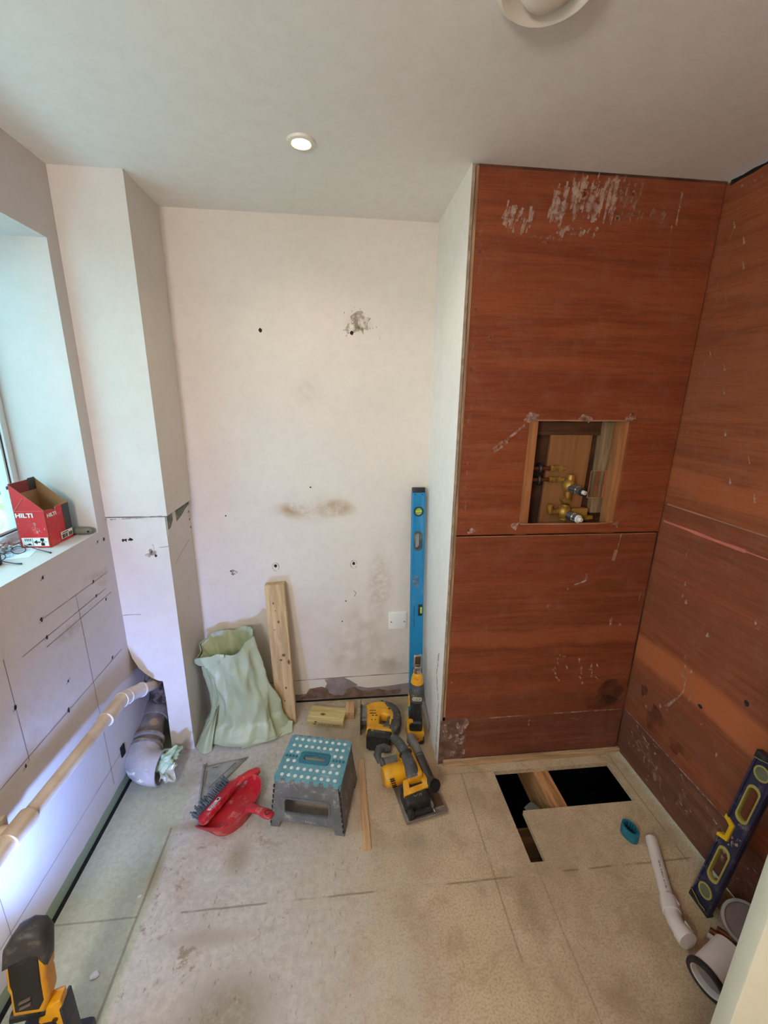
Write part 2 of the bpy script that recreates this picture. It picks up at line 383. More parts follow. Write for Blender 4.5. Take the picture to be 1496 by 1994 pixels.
# --- plywood linings of the shower
def ply(name, axis, a=(150, 80, 50), d_=(116, 56, 34), bands=()):
    k = NT(name); st = [11, 11, 11]; st[axis] = .8
    f = k.noise(1.5, 6, .62, k.coords(tuple(st)), 1.1)
    st2 = [130, 130, 130]; st2[axis] = 6
    fine = k.noise(1.0, 4, .6, k.coords(tuple(st2)))
    col = k.mix(k.ramp(f, .30, .68), lin(d_), lin(a))
    col = k.mix(k.math('MULTIPLY', k.ramp(fine, .42, .68), .5), col, tuple(x*.72 for x in lin(d_)[:3])+(1,))
    sp = k.sep(); wob = k.math('MULTIPLY', k.math('SUBTRACT', k.noise(2.2, 4, .6, k.coords((1, 1, 1))), .5), .10)
    z = k.math('ADD', sp[2], wob)
    for z0, h_, cc, s_ in bands:
        t = k.math('ABSOLUTE', k.math('SUBTRACT', z, z0)); mr = k.ramp(t, h_, h_*.55)
        col = k.mix(k.math('MULTIPLY', mr, s_), col, lin(cc))
    wear = k.ramp(k.noise(4.5, 6, .7), .56, .78); col = k.mix(k.math('MULTIPLY', wear, .22), col, lin((150, 110, 88)))
    dusty = k.ramp(k.noise(12, 7, .75), .46, .70); col = k.mix(k.math('MULTIPLY', dusty, .16), col, lin((160, 120, 98)))
    sp_ = k.ramp(k.noise(150, 2, .5), .70, .78); col = k.mix(k.math('MULTIPLY', sp_, .35), col, lin((176, 140, 118)))
    k.col(col); k.b.inputs['Roughness'].default_value = .55; k.b.inputs['Specular IOR Level'].default_value = .25; k.bump(f, .08)
    return k.m
M_plyU = ply('upper plywood', 0, (144, 75, 43), (124, 60, 34), ((1.72, .07, (116, 54, 34), .35), (2.05, .05, (150, 78, 46), .3)))
M_plyL = ply('lower plywood', 0, (138, 73, 44), (118, 59, 35), ((.66, .045, (152, 82, 50), .55), (.605, .012, (110, 52, 32), .5), (.98, .06, (120, 58, 36), .5), (.30, .10, (106, 60, 42), .45)))
M_plyB = ply('bottom plywood strip', 0, (128, 74, 54), (102, 56, 40))
M_plyRU = ply('upper right plywood', 1, (152, 84, 50), (130, 68, 41), ((1.75, .12, (144, 82, 54), .5), (1.36, .05, (178, 96, 58), .5)))
M_plyRL = ply('lower right plywood', 1, (146, 81, 52), (126, 68, 44), ((.60, .075, (184, 104, 62), .75), (.86, .10, (130, 72, 50), .5), (.40, .08, (118, 74, 54), .5)))
M_plyRB = ply('bottom right plywood strip', 1, (124, 80, 64), (96, 60, 46))
X0 = XQ+.0245
b = MB()      # upper sheet with the valve opening
b.grid([X0, .714, 1.131, XR-.006], [1.139, 1.181, 1.592, 2.392], {(1, 1)}, lambda u, v, d_: Vector((u, DQ+d_, v)), .012)
def dab(b, f, x, z, w, h_, mi=1, eps=.0007, n=5, lean=.0):
    for i in range(n*5):
        xx = x+random.uniform(-w, w)*.6; zz = z+random.uniform(-h_, h_)*.35; l_ = h_*random.uniform(.15, .4)
        b.strip([(xx-.004, zz-l_), (xx, zz), (xx+.003+random.uniform(-.003, .006), zz+l_)], random.uniform(.004, .009), f, mi, .7, eps+.00002*i)
dab(b, fq, .60, 2.255, .085, .07, 1, n=6); dab(b, fq, .74, 2.30, .05, .10, 1, n=6); dab(b, fq, .80, 2.32, .03, .12, 1, n=3); dab(b, fq, .88, 2.325, .10, .11, 1, n=10)
dab(b, fq, .99, 2.335, .07, .10, 2, n=6); dab(b, fq, 1.05, 2.29, .14, .05, 2, n=8); dab(b, fq, .72, 2.20, .12, .03, 2, n=5); dab(b, fq, .82, 2.225, .12, .03, 1, n=5)
b.strip([(1.178, 2.36), (1.175, 2.26)], .006, fq, 1); b.strip([(1.16, 2.26), (1.17, 2.16)], .005, fq, 2)
b.strip([(.585, 1.48), (.64, 1.525), (.70, 1.575)], .012, fq, 1, .6); b.strip([(.585, 1.478), (.635, 1.515)], .018, fq, 1, .6)
for x, z in ((.722, 1.612), (.735, 1.603), (.71, 1.60), (1.135, 1.61), (1.12, 1.60), (.93, 1.605), (.95, 1.598), (.70, 1.175), (1.14, 1.178), (.52, 1.155)): b.patch((x, z), .016, .013, fq, 1, 9, .5)
for x, z in ((.480, 2.15), (.540, 1.88), (.478, 1.97), (.955, 2.27), (.508, 1.16), (1.13, 1.62), (.936, 1.60), (.476, 1.77)): b.patch((x, z), .006, .006, fq, 3, 8, .2, .0012)
for x, z in ((.54, 1.88), (.955, 2.27)): b.strip([(x+.008*math.cos(a*PI/5), z+.008*math.sin(a*PI/5)) for a in range(11)], .003, fq, 1, .2, .0014)
for i in range(26): b.patch((X0+.008+random.random()*.02, 1.15+random.random()*1.2), .004, .015, fq, 2, 7, .5)
for i in range(14): b.strip([(1.312+random.random()*.01, 1.2+i*.08), (1.316, 1.24+i*.08)], .004, fq, 2)
b.strip([(1.24, 1.72), (1.25, 1.66), (1.235, 1.62)], .006, fq, 2)
b.strip([(.72, 1.182), (.9, 1.1795), (1.05, 1.178), (1.12, 1.184)], .005, fq, 4, .5); b.strip([(.72, 1.593), (.93, 1.593), (1.125, 1.594)], .004, fq, 4, .5)
M_dots = mat('screw head', (110, 70, 50), .5, var=.2)
M_plyedge = mat('plywood edge', (170, 126, 92), .8)
struct(b.build('wall_shower_upper', [M_plyU, M_smear, M_smear_f, M_dots, M_plyedge], smooth=False))
b = MB()      # lower sheet
b.grid([X0, XR-.012], [.248, 1.132], set(), lambda u, v, d_: Vector((u, DQ+d_, v)), .012)
b.strip([(X0, 1.1312), (.9, 1.1312), (XR-.02, 1.1312)], .0024, fq, 4, .3)
b.strip([(1.168, 1.13), (1.163, 1.07), (1.146, 1.012)], .005, fq, 1, .5); b.strip([(1.158, 1.06), (1.150, 1.012)], .012, fq, 4, .5)
b.strip([(1.042, .955), (1.04, .92), (.99, .905)], .008, fq, 1, .6); b.strip([(.90, .83), (.88, .80)], .008, fq, 1, .6); b.patch((.965, .885), .008, .006, fq, 1, 8)
b.patch((1.19, .72), .008, .02, fq, 1, 9, .4); b.patch((1.235, .70), .006, .008, fq, 1, 9, .4)
for i in range(13):
    x = 1.02+random.uniform(-.10, .14); z = .48+random.uniform(-.07, .08); b.strip([(x, z), (x+random.uniform(-.01, .025), z-random.uniform(.01, .05))], .006, fq, 1, .7)
b.strip([(.97, .56), (1.0, .552)], .008, fq, 1, .6)
for i in range(16): b.patch((X0+.006+random.random()*.014, .3+random.random()*.8), .004, .014, fq, 2, 7, .5)
for i in range(8): b.strip([(1.30+random.random()*.012, .32+i*.10), (1.306, .36+i*.10)], .005, fq, 1 if i == 5 else 2)
b.patch((1.24, .36), .06, .07, fq, 3, 12, .4); b.patch((1.20, .30), .09, .04, fq, 3, 12, .4, .0008)
M_damp = scuffmat('dark damp stain', (70, 46, 32), .30, .70, 11, .5)
struct(b.build('wall_shower_lower', [M_plyL, M_smear, M_smear_f, M_damp, M_plyedge], smooth=False))
b = MB()      # bottom strip
b.grid([X0, XR-.012], [.030, .2465], set(), lambda u, v, d_: Vector((u, DQ+d_, v)), .012)
b.strip([(.66, .246), (.83, .2475), (.9, .248)], .005, fq, 1, .6); b.strip([(.96, .2475), (1.12, .2475), (1.31, .2475)], .004, fq, 1, .6)
b.patch((.865, .205), .005, .016, fq, 1, 8); b.patch((1.1, .21), .03, .01, fq, 2, 8)
b.poly([(X0-.0235, .005), (X0-.0235, .245), (.50, .255), (.56, .255), (.575, .235), (.56, .19), (.565, .13), (.55, .08), (.555, .04), (.52, .008)], fq, 3, .0012)
b.patch((.56, .22), .014, .025, fq, 1, 9, .4, .0016)
for i in range(14): b.patch((random.uniform(.46, .56), random.uniform(.03, .23)), random.uniform(.004, .012), random.uniform(.008, .02), fq, 1, 9, .5, .0016)
M_rough = mat('rough brown plaster patch', (122, 92, 80), .95, c2=(92, 64, 54), scale=20, bump=.6, bscale=60)
struct(b.build('wall_shower_bottom', [M_plyB, M_smear, M_smear_f, M_rough], smooth=False))
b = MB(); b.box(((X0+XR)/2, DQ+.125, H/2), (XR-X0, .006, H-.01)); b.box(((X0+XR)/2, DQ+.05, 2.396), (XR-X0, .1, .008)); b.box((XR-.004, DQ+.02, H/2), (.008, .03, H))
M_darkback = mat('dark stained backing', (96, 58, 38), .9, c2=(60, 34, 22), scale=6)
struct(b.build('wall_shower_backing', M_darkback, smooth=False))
# --- right wall in plywood
b = MB()
b.grid([YB, D+.1], [1.262, H-.006], set(), lambda u, v, d_: Vector((XR+d_, u, v)), .03)
b.strip([(1.545, 1.2605), (1.3, 1.2605), (1.0, 1.2605), (.5, 1.2605)], .005, fr, 4, .5)
for y, z in ((1.50, 2.26), (1.45, 2.20), (1.43, 2.12), (1.47, 2.02), (1.49, 1.85), (1.42, 1.80), (1.40, 1.72), (1.36, 1.58), (1.25, 1.50), (1.30, 1.42), (1.20, 1.38), (1.12, 1.33), (1.35, 1.46)):
    b.strip([(y, z), (y-.01, z-.025)], .006, fr, 1, .6)
for i in range(26):
    b.strip([(1.525-random.random()*.03, 1.3+i*.041), (1.52-random.random()*.03, 1.335+i*.041)], .004, fr, 2)
b.strip([(1.545, 2.39), (1.3, 2.392), (.9, 2.39)], .012, fr, 3, .5)
for i in range(10): b.strip([(1.5-.03*i, 2.37-random.random()*.03), (1.47-.03*i, 2.375-random.random()*.03)], .01, fr, 2)
struct(b.build('wall_right_upper', [M_plyRU, M_smear, M_smear_f, M_gap, M_plyedge], smooth=False))
b = MB()
b.grid([YB, D+.1], [.2485, 1.258], set(), lambda u, v, d_: Vector((XR+d_, u, v)), .03)
b.strip([(1.548, 1.188), (1.42, 1.189), (1.30, 1.188), (1.18, 1.19)], .010, fr, 3, .3); b.strip([(1.18, 1.19), (.95, 1.192)], .004, fr, 3, .5)
for y, z in ((1.38, .98), (1.38, .93), (1.36, .91), (1.09, .98), (1.08, .96), (1.24, .84), (1.31, .70), (1.30, .66), (1.25, .55), (1.18, .50), (1.27, .66), (1.10, .44), (1.34, .60), (1.44, .36), (1.37, .42), (1.40, 1.1)):
    b.patch((y, z), .006, .009, fr, 1, 8, .6)
b.strip([(1.285, .62), (1.283, .56), (1.30, .52)], .006, fr, 1, .7); b.strip([(1.30, .52), (1.335, .455), (1.345, .44), (1.33, .425)], .010, fr, 1, .6)
b.patch((1.29, .63), .025, .03, fr, 2, 12, .5)
b.patch((1.47, .42), .022, .03, fr, 5, 12, .4); b.patch((1.37, .34), .05, .05, fr, 5, 12, .5); b.patch((1.25, .32), .06, .03, fr, 5, 12, .5)
for i in range(12): b.strip([(1.53-random.random()*.02, .32+i*.07), (1.528, .35+i*.07)], .004, fr, 2)
b.patch((1.05, .7), .010, .010, fr, 6, 8, .3); b.patch((1.20, .56), .010, .008, fr, 6, 8, .3)
M_pink = mat('pink chalk line', (206, 116, 96), .8)
struct(b.build('wall_right_lower', [M_plyRL, M_smear, M_smear_f, M_pink, M_plyedge, M_damp, M_hole], smooth=False))
b = MB()
b.grid([YB, D+.1], [.012, .247], set(), lambda u, v, d_: Vector((XR+d_, u, v)), .03)
b.strip([(1.55, .246), (1.4, .2465), (1.0, .2465)], .005, fr, 1, .6)
for i in range(70):
    y = random.uniform(.75, 1.5); z = random.uniform(.03, .235); b.strip([(y, z), (y-random.uniform(-.01, .03), z-random.uniform(-.01, .03))], random.uniform(.003, .010), fr, 1 if i % 2 else 2, .7)
for y, z in ((1.42, .17), (1.38, .14), (1.33, .10), (1.18, .12), (1.0, .16), (.9, .10)): b.patch((y, z), .035, .03, fr, 2, 12, .6, .0009)
struct(b.build('wall_right_bottom', [M_plyRB, M_smear, M_smear_f], smooth=False))
# --- wall behind the camera
b = MB(); b.box(((XW+XR)/2, YB-.05, H/2), (XR-XW+.4, .1, H)); struct(b.build('wall_front', M_white, smooth=False))
# --- ceiling
b = MB(); b.box(((XW+XR)/2, (YB+D)/2, H+.06), (XR-XW+.4, D-YB+.4, .12)); struct(b.build('ceiling', M_ceil, smooth=False))
# --- floor: chipboard on joists with a cut-out hatch
k = NT('chipboard floor'); sp = k.sep(); x, y = sp[0], sp[1]
n1 = k.noise(3.2, 6, .65); n2 = k.noise(48, 7, .72); n3 = k.noise(160, 3, .6); n4 = k.noise(9, 6, .72, None, .6)
tan = k.mix(k.ramp(n1, .3, .7), lin((180, 158, 128)), lin((204, 183, 152)))
tan = k.mix(k.math('MULTIPLY', k.ramp(n3, .42, .66), .5), tan, lin((146, 120, 92)))
tan = k.mix(k.math('MULTIPLY', k.ramp(n4, .48, .66), .35), tan, lin((150, 124, 96)))
grey = k.mix(k.ramp(n2, .25, .75), lin((168, 164, 157)), lin((194, 191, 185)))
xa = k.math('ADD', x, k.math('MULTIPLY', k.math('SUBTRACT', n4, .5), .55))
xg = k.math('ADD', xa, k.math('MULTIPLY', y, .25))
col = k.mix(k.ramp(xg, .62, -.06), tan, grey)
# worn through to darker board in the grey adhesive
wornm = k.math('MULTIPLY', k.ramp(n4, .56, .66), k.math('MULTIPLY', k.ramp(xa, -.10, -.32), k.ramp(y, 1.5, 1.3)))
col = k.mix(k.math('MULTIPLY', wornm, .75), col, lin((128, 112, 86)))
pits = k.ramp(k.noise(60, 5, .75, k.coords((1, .45, 1))), .58, .68)
col = k.mix(k.math('MULTIPLY', k.math('MULTIPLY', pits, k.ramp(xa, .35, -.1)), .6), col, lin((112, 100, 84)))
# greenish moisture board along the left wall
xs = k.math('ADD', x, k.math('MULTIPLY', k.math('SUBTRACT', n1, .5), .05))
grn = k.mix(k.ramp(n2, .3, .7), lin((162, 164, 142)), lin((178, 184, 162)))
col = k.mix(k.math('MULTIPLY', k.ramp(xs, -.655, -.675), k.ramp(y, 1.75, 1.45)), col, grn)
# smears of dark dirt on the right
col = k.mix(k.math('MULTIPLY', k.ramp(k.noise(2.3, 5, .6), .52, .72), .30), col, lin((120, 86, 58)))
# stains: glue edge, grey smudge in front of the saw
for c, r, s_, cc in (((-.60, 1.36, 0), (.17, .035, 1), .6, (134, 112, 70)), ((-.685, 1.20, 0), (.03, .14, 1), .55, (138, 116, 74)), ((.28, 1.22, 0), (.07, .06, 1), .45, (128, 118, 108)),
                     ((-.34, .80, 0), (.20, .14, 1), .65, (116, 100, 78)), ((-.40, 1.22, 0), (.07, .10, 1), .6, (124, 108, 78)), ((-.45, .98, 0), (.22, .04, 1), .4, (124, 108, 84)), ((.62, .95, 0), (.06, .16, 1), .35, (104, 76, 50)), ((.30, 1.95, 0), (.12, .05, 1), .5, (110, 96, 76)), ((1.05, .85, 0), (.2, .22, 1), .25, (126, 84, 56))):
    col = k.mix(k.math('MULTIPLY', k.math('MULTIPLY', k.blob(c, r, .15), s_), k.ramp(n2, .2, .6)), col, lin(cc))
# board joints
def joint(axis, v, lo, hi, w, s_, brk):
    a, o_ = (x, y) if axis == 'x' else (y, x)
    t = k.math('ABSOLUTE', k.math('SUBTRACT', k.math('ADD', a, k.math('MULTIPLY', k.math('SUBTRACT', n1, .5), .012)), v))
    f_ = k.math('MULTIPLY', k.ramp(t, w, w*.4), k.math('MULTIPLY', k.math('GREATER_THAN', o_, lo), k.math('LESS_THAN', o_, hi)))
    return k.math('MULTIPLY', k.math('MULTIPLY', f_, s_), k.ramp(k.noise(5 if axis == 'x' else 6, 2, .5), brk, brk+.08))
for jn in (joint('x', -.69, .6, 1.36, .006, .45, .25), joint('y', 1.06, -.55, 1.3, .0045, .5, .46), joint('x', .535, .3, 1.5, .0045, .35, .38), joint('y', 1.06, -.95, -.69, .004, .4, .2), joint('x', .70, .3, 1.1, .004, .25, .4), joint('y', 1.50, .46, .68, .003, .3, .3), joint('x', 1.28, 1.05, 1.56, .004, .4, .3)):
    col = k.mix(jn, col, lin((88, 66, 44)))
k.col(col); k.b.inputs['Roughness'].default_value = .8; k.b.inputs['Specular IOR Level'].default_value = .25
hb = k.math('ADD', k.math('MULTIPLY', n3, .3), k.math('MULTIPLY', k.noise(55, 6, .7), .8)); k.bump(hb, .35, .003)
M_floor = k.m
b = MB()
b.grid([XL-.05, .688, .745, 1.252, XR+.05], [YB, 1.10, 1.30, 1.497, D+.05], {(1, 1), (1, 2), (2, 2)}, lambda u, v, d_: Vector((u+(.024*(1.497-v)/.2 if 1.05 < v < 1.52 and .6 < u < .7 else 0)*.0, v, -d_)), .022)
struct(b.build('floor', M_floor, smooth=False))
b = MB(); b.box((XL+.002, 0.12, .0065), (.012, 3.2, .013)); struct(b.build('trim_3', M_gap, smooth=False))
b = MB(); b.box(((X0+XR)/2, DQ-.010, .014), (XR-X0, .018, .028), bev=.002); M_batt = wood('pale floor batten', (196, 164, 126), (150, 116, 82), 0)
struct(b.build('trim_4', M_batt, smooth=False))
# sub-floor seen through the hatch: joist, noggin, dark void
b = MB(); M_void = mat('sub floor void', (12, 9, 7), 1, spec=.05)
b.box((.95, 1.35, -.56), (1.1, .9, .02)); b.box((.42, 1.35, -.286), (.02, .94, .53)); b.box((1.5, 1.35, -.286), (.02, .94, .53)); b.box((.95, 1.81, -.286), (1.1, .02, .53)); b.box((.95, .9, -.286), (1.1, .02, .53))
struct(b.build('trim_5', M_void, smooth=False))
b = MB(); M_joist = wood('joist timber', (196, 146, 96), (144, 98, 58), 1)
b.box((.920, 1.38, -.107), (.072, .78, .17), bev=.003); struct(b.build('trim_6', M_joist, smooth=False))
b = MB(); b.box((.705, 1.20, -.17), (.35, .235, .10)); b.box((.68, 1.35, -.22), (.30, .035, .06)); b.box((.72, 1.40, -.30), (.33, .05, .06)); b.box((.66, 1.25, -.25), (.05, .3, .05)); b.box((1.1, 1.18, -.20), (.28, .05, .28))
struct(b.build('trim_7', wood('dark noggin timber', (124, 92, 58), (74, 52, 32), 0), smooth=False))

# --- window: frame, opening sash, glass
M_pvc = mat('white window frame', (226, 232, 232), .3, var=.02)
M_gasket = mat('black gasket', (40, 44, 46), .6)
def ring_frame(b, x0, x1, y0, y1, z0, z1, w, bev=.004, mi=0):
    xm, dx = (x0+x1)/2, abs(x1-x0)
    b.box((xm, y0+w/2, (z0+z1)/2), (dx, w, z1-z0), bev=bev, mi=mi); b.box((xm, y1-w/2, (z0+z1)/2), (dx, w, z1-z0), bev=bev, mi=mi)
    b.box((xm, (y0+y1)/2, z0+w/2), (dx, y1-y0-2*w+.002, w), bev=bev, mi=mi); b.box((xm, (y0+y1)/2, z1-w/2), (dx, y1-y0-2*w+.002, w), bev=bev, mi=mi)
win = bpy.data.objects.new('window_1', None); C.objects.link(win); win.location = (XW, (WY0+WY1)/2, ZS); win['kind'] = 'structure'
wl = lambda b: b.bm.transform(T(-XW, -(WY0+WY1)/2, -ZS))
b = MB(); ring_frame(b, XW-.052, XW, WY0, WY1, ZS, ZT, .030); wl(b); b.build('window_frame', M_pvc, win)
b = MB(); ring_frame(b, XW-.045, XW-.010, WY0+.032, WY1-.032, ZS+.032, ZT-.032, .010); wl(b); b.build('sash', M_pvc, win)
b = MB(); ring_frame(b, XW-.014, XW-.008, WY0+.029, WY1-.029, ZS+.029, ZT-.029, .004, .001); wl(b); b.build('gasket', M_gasket, win)
b = MB(); b.box((XW-.036, (WY0+WY1)/2, (ZS+ZT)/2), (.004, WY1-WY0-.08, ZT-ZS-.08)); wl(b)
kg = NT('window glass'); kg.n.remove(kg.b); g1 = kg.n.new('ShaderNodeBsdfTransparent'); g1.inputs[0].default_value = (.93, .98, .98, 1); g2 = kg.n.new('ShaderNodeBsdfGlossy'); g2.inputs['Roughness'].default_value = .02
gm = kg.n.new('ShaderNodeMixShader'); gm.inputs[0].default_value = .06; kg.link(g1.outputs[0], gm.inputs[1]); kg.link(g2.outputs[0], gm.inputs[2]); kg.link(gm.outputs[0], kg.out.inputs[0])
b.build('pane', kg.m, win)
b = MB(); b.box((XW-.006, WY1-.048, 1.335), (.004, .005, .022), bev=.001); b.box((XW-.006, WY1-.056, 1.333), (.006, .010, .012), bev=.001); wl(b); b.build('friction_stay', M_gasket, win)
# --- outdoors seen through the glass
b = MB(); b.box((-6, 1, -.05), (8, 30, .1)); b.bm.transform(T(-.9, 0, 0)); M_grass = mat('garden ground', (120, 134, 92), .95, c2=(80, 96, 60), scale=3)
struct(b.build('ground', M_grass, smooth=False))
b = MB(); M_stone = mat('tan garden stone', (214, 190, 150), .9, c2=(170, 142, 104), scale=6, bump=.6, bscale=14)
for i in range(9):
    for j in range(3):
        b.box((-2.9+random.uniform(-.03, .03), .2+i*.48+(j % 2)*.24, .14+j*.26), (.34, .46, .245), bev=.04)
tag(b.build('garden_wall', M_stone), 'tan stone garden wall outside beyond the window glass', 'garden wall')
# --- open door leaf at the right edge of the view
import_dir = Vector((1.30-.615, .06-.400, 0)).normalized(); ang = math.atan2(import_dir.y, import_dir.x)
dr = bpy.data.objects.new('door_1', None); C.objects.link(dr); dr.location = (.615, .400, 0); dr.rotation_euler = (0, 0, ang); dr['kind'] = 'structure'
b = MB(); b.box((.33, -.020, 1.01), (.66, .040, 1.98), bev=.003); M_door = mat('cream gloss door paint', (200, 196, 174), .4, var=.03, scale=4)
b.build('leaf', M_door, dr)
b = MB(); b.lathe([(.0001, 0), (.026, 0), (.026, .006), (.010, .008), (.010, .04), (.001, .04)], T(.06, -.04, 1.02) @ rot(PI/2), 24); b.tube([(.06, -.085, 1.02), (.10, -.09, 1.02), (.17, -.088, 1.02)], .009, 12)
b.build('handle', mat('satin chrome', (180, 178, 172), .3, 1), dr)
# ================================================================== THINGS: ceiling
M_cream = mat('warm white plastic', (226, 218, 204), .35, var=.03)
M_bulb = emit('lamp glow', (255, 232, 196), 14)
def downlight(x, y, label, vis=True):
    t = thing('recessed_downlight', label, 'ceiling light', (x, y, H), 0, 'recessed ceiling downlights')
    b = MB(); b.lathe([(.026, .004), (.026, -.004), (.030, -.008), (.040, -.006), (.043, 0), (.043, .004)], None, 40, close=True); b.build('rim', M_cream, t)
    b = MB(); b.lathe([(.0, -.0015), (.026, -.0015), (.0265, .006), (.0, .006)], None, 32); b.build('lamp', M_bulb, t)
    ld = bpy.data.lights.new('downlight_beam', 'SPOT'); ld.energy = LAMP_W; ld.color = LAMP_COL; ld.spot_size = math.radians(150); ld.spot_blend = .9; ld.shadow_soft_size = .025
    lo = bpy.data.objects.new('downlight_beam', ld); C.objects.link(lo); lo.parent = t; lo.location = (0, 0, -.012)
downlight(-.102, 1.510, 'small round recessed spotlight glowing in the white ceiling')
downlight(.85, .10, 'added unseen recessed spotlight in the ceiling near the open door')  # second downlight, added out of view for more brightness
t = thing('fill_globe', 'added round globe fill light hanging unseen behind the camera', 'added fill lamp', (-.80, -.75, H))  # added out of view to brighten the whole room
b = MB(); b.lathe([(0, 0), (.05, 0), (.05, -.012), (.008, -.016), (.008, -.50), (0, -.50)], None, 32); b.build('stem', M_cream, t)
b = MB(); q = bmesh.new(); bmesh.ops.create_uvsphere(q, u_segments=32, v_segments=20, radius=.10); b.take(q, T(0, 0, -.60)); gb = b.build('globe', emit('fill globe glow', (255, 236, 210), 6), t)
for dz_, en in ((-.60, FILL_W),):
    ld = bpy.data.lights.new('fill_glow', 'POINT'); ld.energy = en; ld.color = (1, .97, .92); ld.shadow_soft_size = .11
    lo = bpy.data.objects.new('fill_glow', ld); C.objects.link(lo); lo.parent = t; lo.location = (0, 0, dz_)
t = thing('extractor_vent', 'round cream air vent on the ceiling at the top edge', 'air vent', (.378, .918, H))
b = MB(); b.lathe([(.050, -.004), (.058, -.012), (.070, -.030), (.082, -.034), (.096, -.022), (.102, -.004), (.102, .002), (.050, .002)], None, 56, close=True); b.build('ring', M_cream, t)
b = MB(); b.lathe([(0, -.046), (.030, -.046), (.044, -.041), (.052, -.030), (.050, -.022), (.006, -.018), (.006, 0.0), (0, 0)], None, 48); b.build('centre_disc', M_cream, t)
# ================================================================== THINGS: pipes along the left wall
M_wpvc = mat('shaded white pipe plastic', (214, 200, 184), .4, c2=(186, 166, 142), scale=7)  # white pipe; the beige of its shaded side is put into the colour
M_wpvc2 = mat('clean white pipe plastic', (216, 205, 198), .35, var=.03)
M_gpipe = mat('grey soil pipe plastic', (182, 180, 182), .45, c2=(160, 156, 156), scale=6, dust=.35, bscale=40)
M_gpipe2 = mat('dusty grey pipe plastic', (146, 136, 130), .6, c2=(120, 110, 104), scale=10, dust=.4, bscale=50)
def arc(c, a, b_, r, a0, a1, n=10):      # arc around c in the plane of unit vectors a, b_
    c, a, b_ = Vector(c), Vector(a), Vector(b_)
    return [c + a*r*math.cos(a0+(a1-a0)*i/n) + b_*r*math.sin(a0+(a1-a0)*i/n) for i in range(n+1)]
PX = -.905
t = thing('waste_pipe', 'long white waste pipe running along the left wall into the broken corner', 'pipe', (PX, 1.0, .48))
lo = Vector((PX, 1.0, .48)); L = lambda p: Vector(p)-lo
b = MB(); b.tube([L((PX, .35, .520)), L((PX, .97, .497)), L((PX, 1.53, .462))], .0225, 24); b.build('pipe', M_wpvc, t)
b = MB(); b.tube([L((PX, .95, .498)), L((PX, 1.03, .494))], .029, 24); b.tube([L((PX, .985, .50)), L((PX-.046, .985, .505))], .012, 12); b.box(L((XL+.006, .985, .505)), (.012, .05, .05), bev=.003); b.build('bracket', M_wpvc, t)
b = MB(); b.tube([L((PX, 1.44, .468)), L((PX, 1.535, .4615)), L((PX, 1.56, .458))], [.027, .027, .0275], 28)
b.tube([L((PX, 1.433, .4685)), L((PX, 1.442, .468))], .0295, 28); b.build('coupling', M_wpvc, t, ang=30)
b = MB(); pts = [L(p) for p in ((PX, 1.555, .458), (PX+.004, 1.59, .446), (PX+.009, 1.635, .430), (PX+.020, 1.675, .412))]
b.tube(pts, .0285, 28)
for q in (0, 1, 3): b.tube([pts[q]-(pts[min(q+1, 3)]-pts[max(q-1, 0)]).normalized()*.004, pts[q]+(pts[min(q+1, 3)]-pts[max(q-1, 0)]).normalized()*.004], .0315, 28)
b.build('elbow', M_wpvc2, t, ang=30)
b = MB(); b.tube([L(p) for p in ((PX+.019, 1.67, .414), (PX+.027, 1.71, .396), (PX+.030, 1.76, .372), (PX+.030, 1.88, .345))], .022, 24); b.build('tail', M_wpvc, t)

SC_ = Vector((-.885, 1.60, .078))
t = thing('soil_pipe', 'thick grey soil pipe elbow coming out of the broken wall corner', 'pipe', (SC_.x, SC_.y, 0))
L = lambda p: Vector(p)-Vector((SC_.x, SC_.y, 0))
ax = Vector((-.035, .27, .075)).normalized()          # runs back into the wall
bend = []
P0 = Vector((-.798, 1.572, .082)); Pm = Vector((-.916, 1.577, .083)); P1 = Vector((-.908, 1.675, .100))
for i in range(13):
    s_ = i/12; bend.append(L(P0*(1-s_)**2+Pm*2*s_*(1-s_)+P1*s_**2))
b = MB(); b.tube(bend, [.0705]+[.0690]*12, 36, cap=False)
b2 = [bend[i] for i in range(12, -1, -1)]
b.tube(b2, .0645, 36, cap=False)
n0 = (bend[0]-bend[1]).normalized()
b.tube([bend[0]-n0*.001, bend[0]], [.0705, .0645], 36, cap=False)
b.build('elbow', M_gpipe, t, ang=50)
pA = L(P1); pB = pA+ax*.16; pC = pA+ax*.20; pD = pA+ax*.44
b = MB(); b.tube([pA-ax*.02, pB], .058, 36); b.build('pipe', M_gpipe2, t)
for q, w in ((pA-ax*.005, .020), (pA+ax*.035, .018)):
    b = MB(); b.tube([q-ax*w*.5, q-ax*w*.3, q+ax*w*.3, q+ax*w*.5], [.066, .0720, .0720, .066], 36); b.build('collar', M_gpipe2, t)
b = MB(); b.tube([pB-ax*.02, pB, pC, pC+ax*.01], [.064, .069, .069, .062], 36); b.tube([pC, pD], .056, 36); b.build('socket', M_gpipe2, t)
sv = Vector((.45, -.42, .80)).normalized(); sv = (sv-ax*sv.dot(ax)).normalized(); su = sv.cross(ax)
b = MB(); vv = []
for k_ in range(14):
    a = 2*PI*k_/14; al = math.cos(a)*.019; th = math.sin(a)*.30
    vv.append(pA+ax*(.09+al)+(sv*math.cos(th)+su*math.sin(th))*.0588)
vv.append(pA+ax*.09+sv*.0590); b._add(vv, [[k_, (k_+1) % 14, 14] for k_ in range(14)]); b.build('sticker', mat('buff sticker', (186, 150, 118), .6), t)
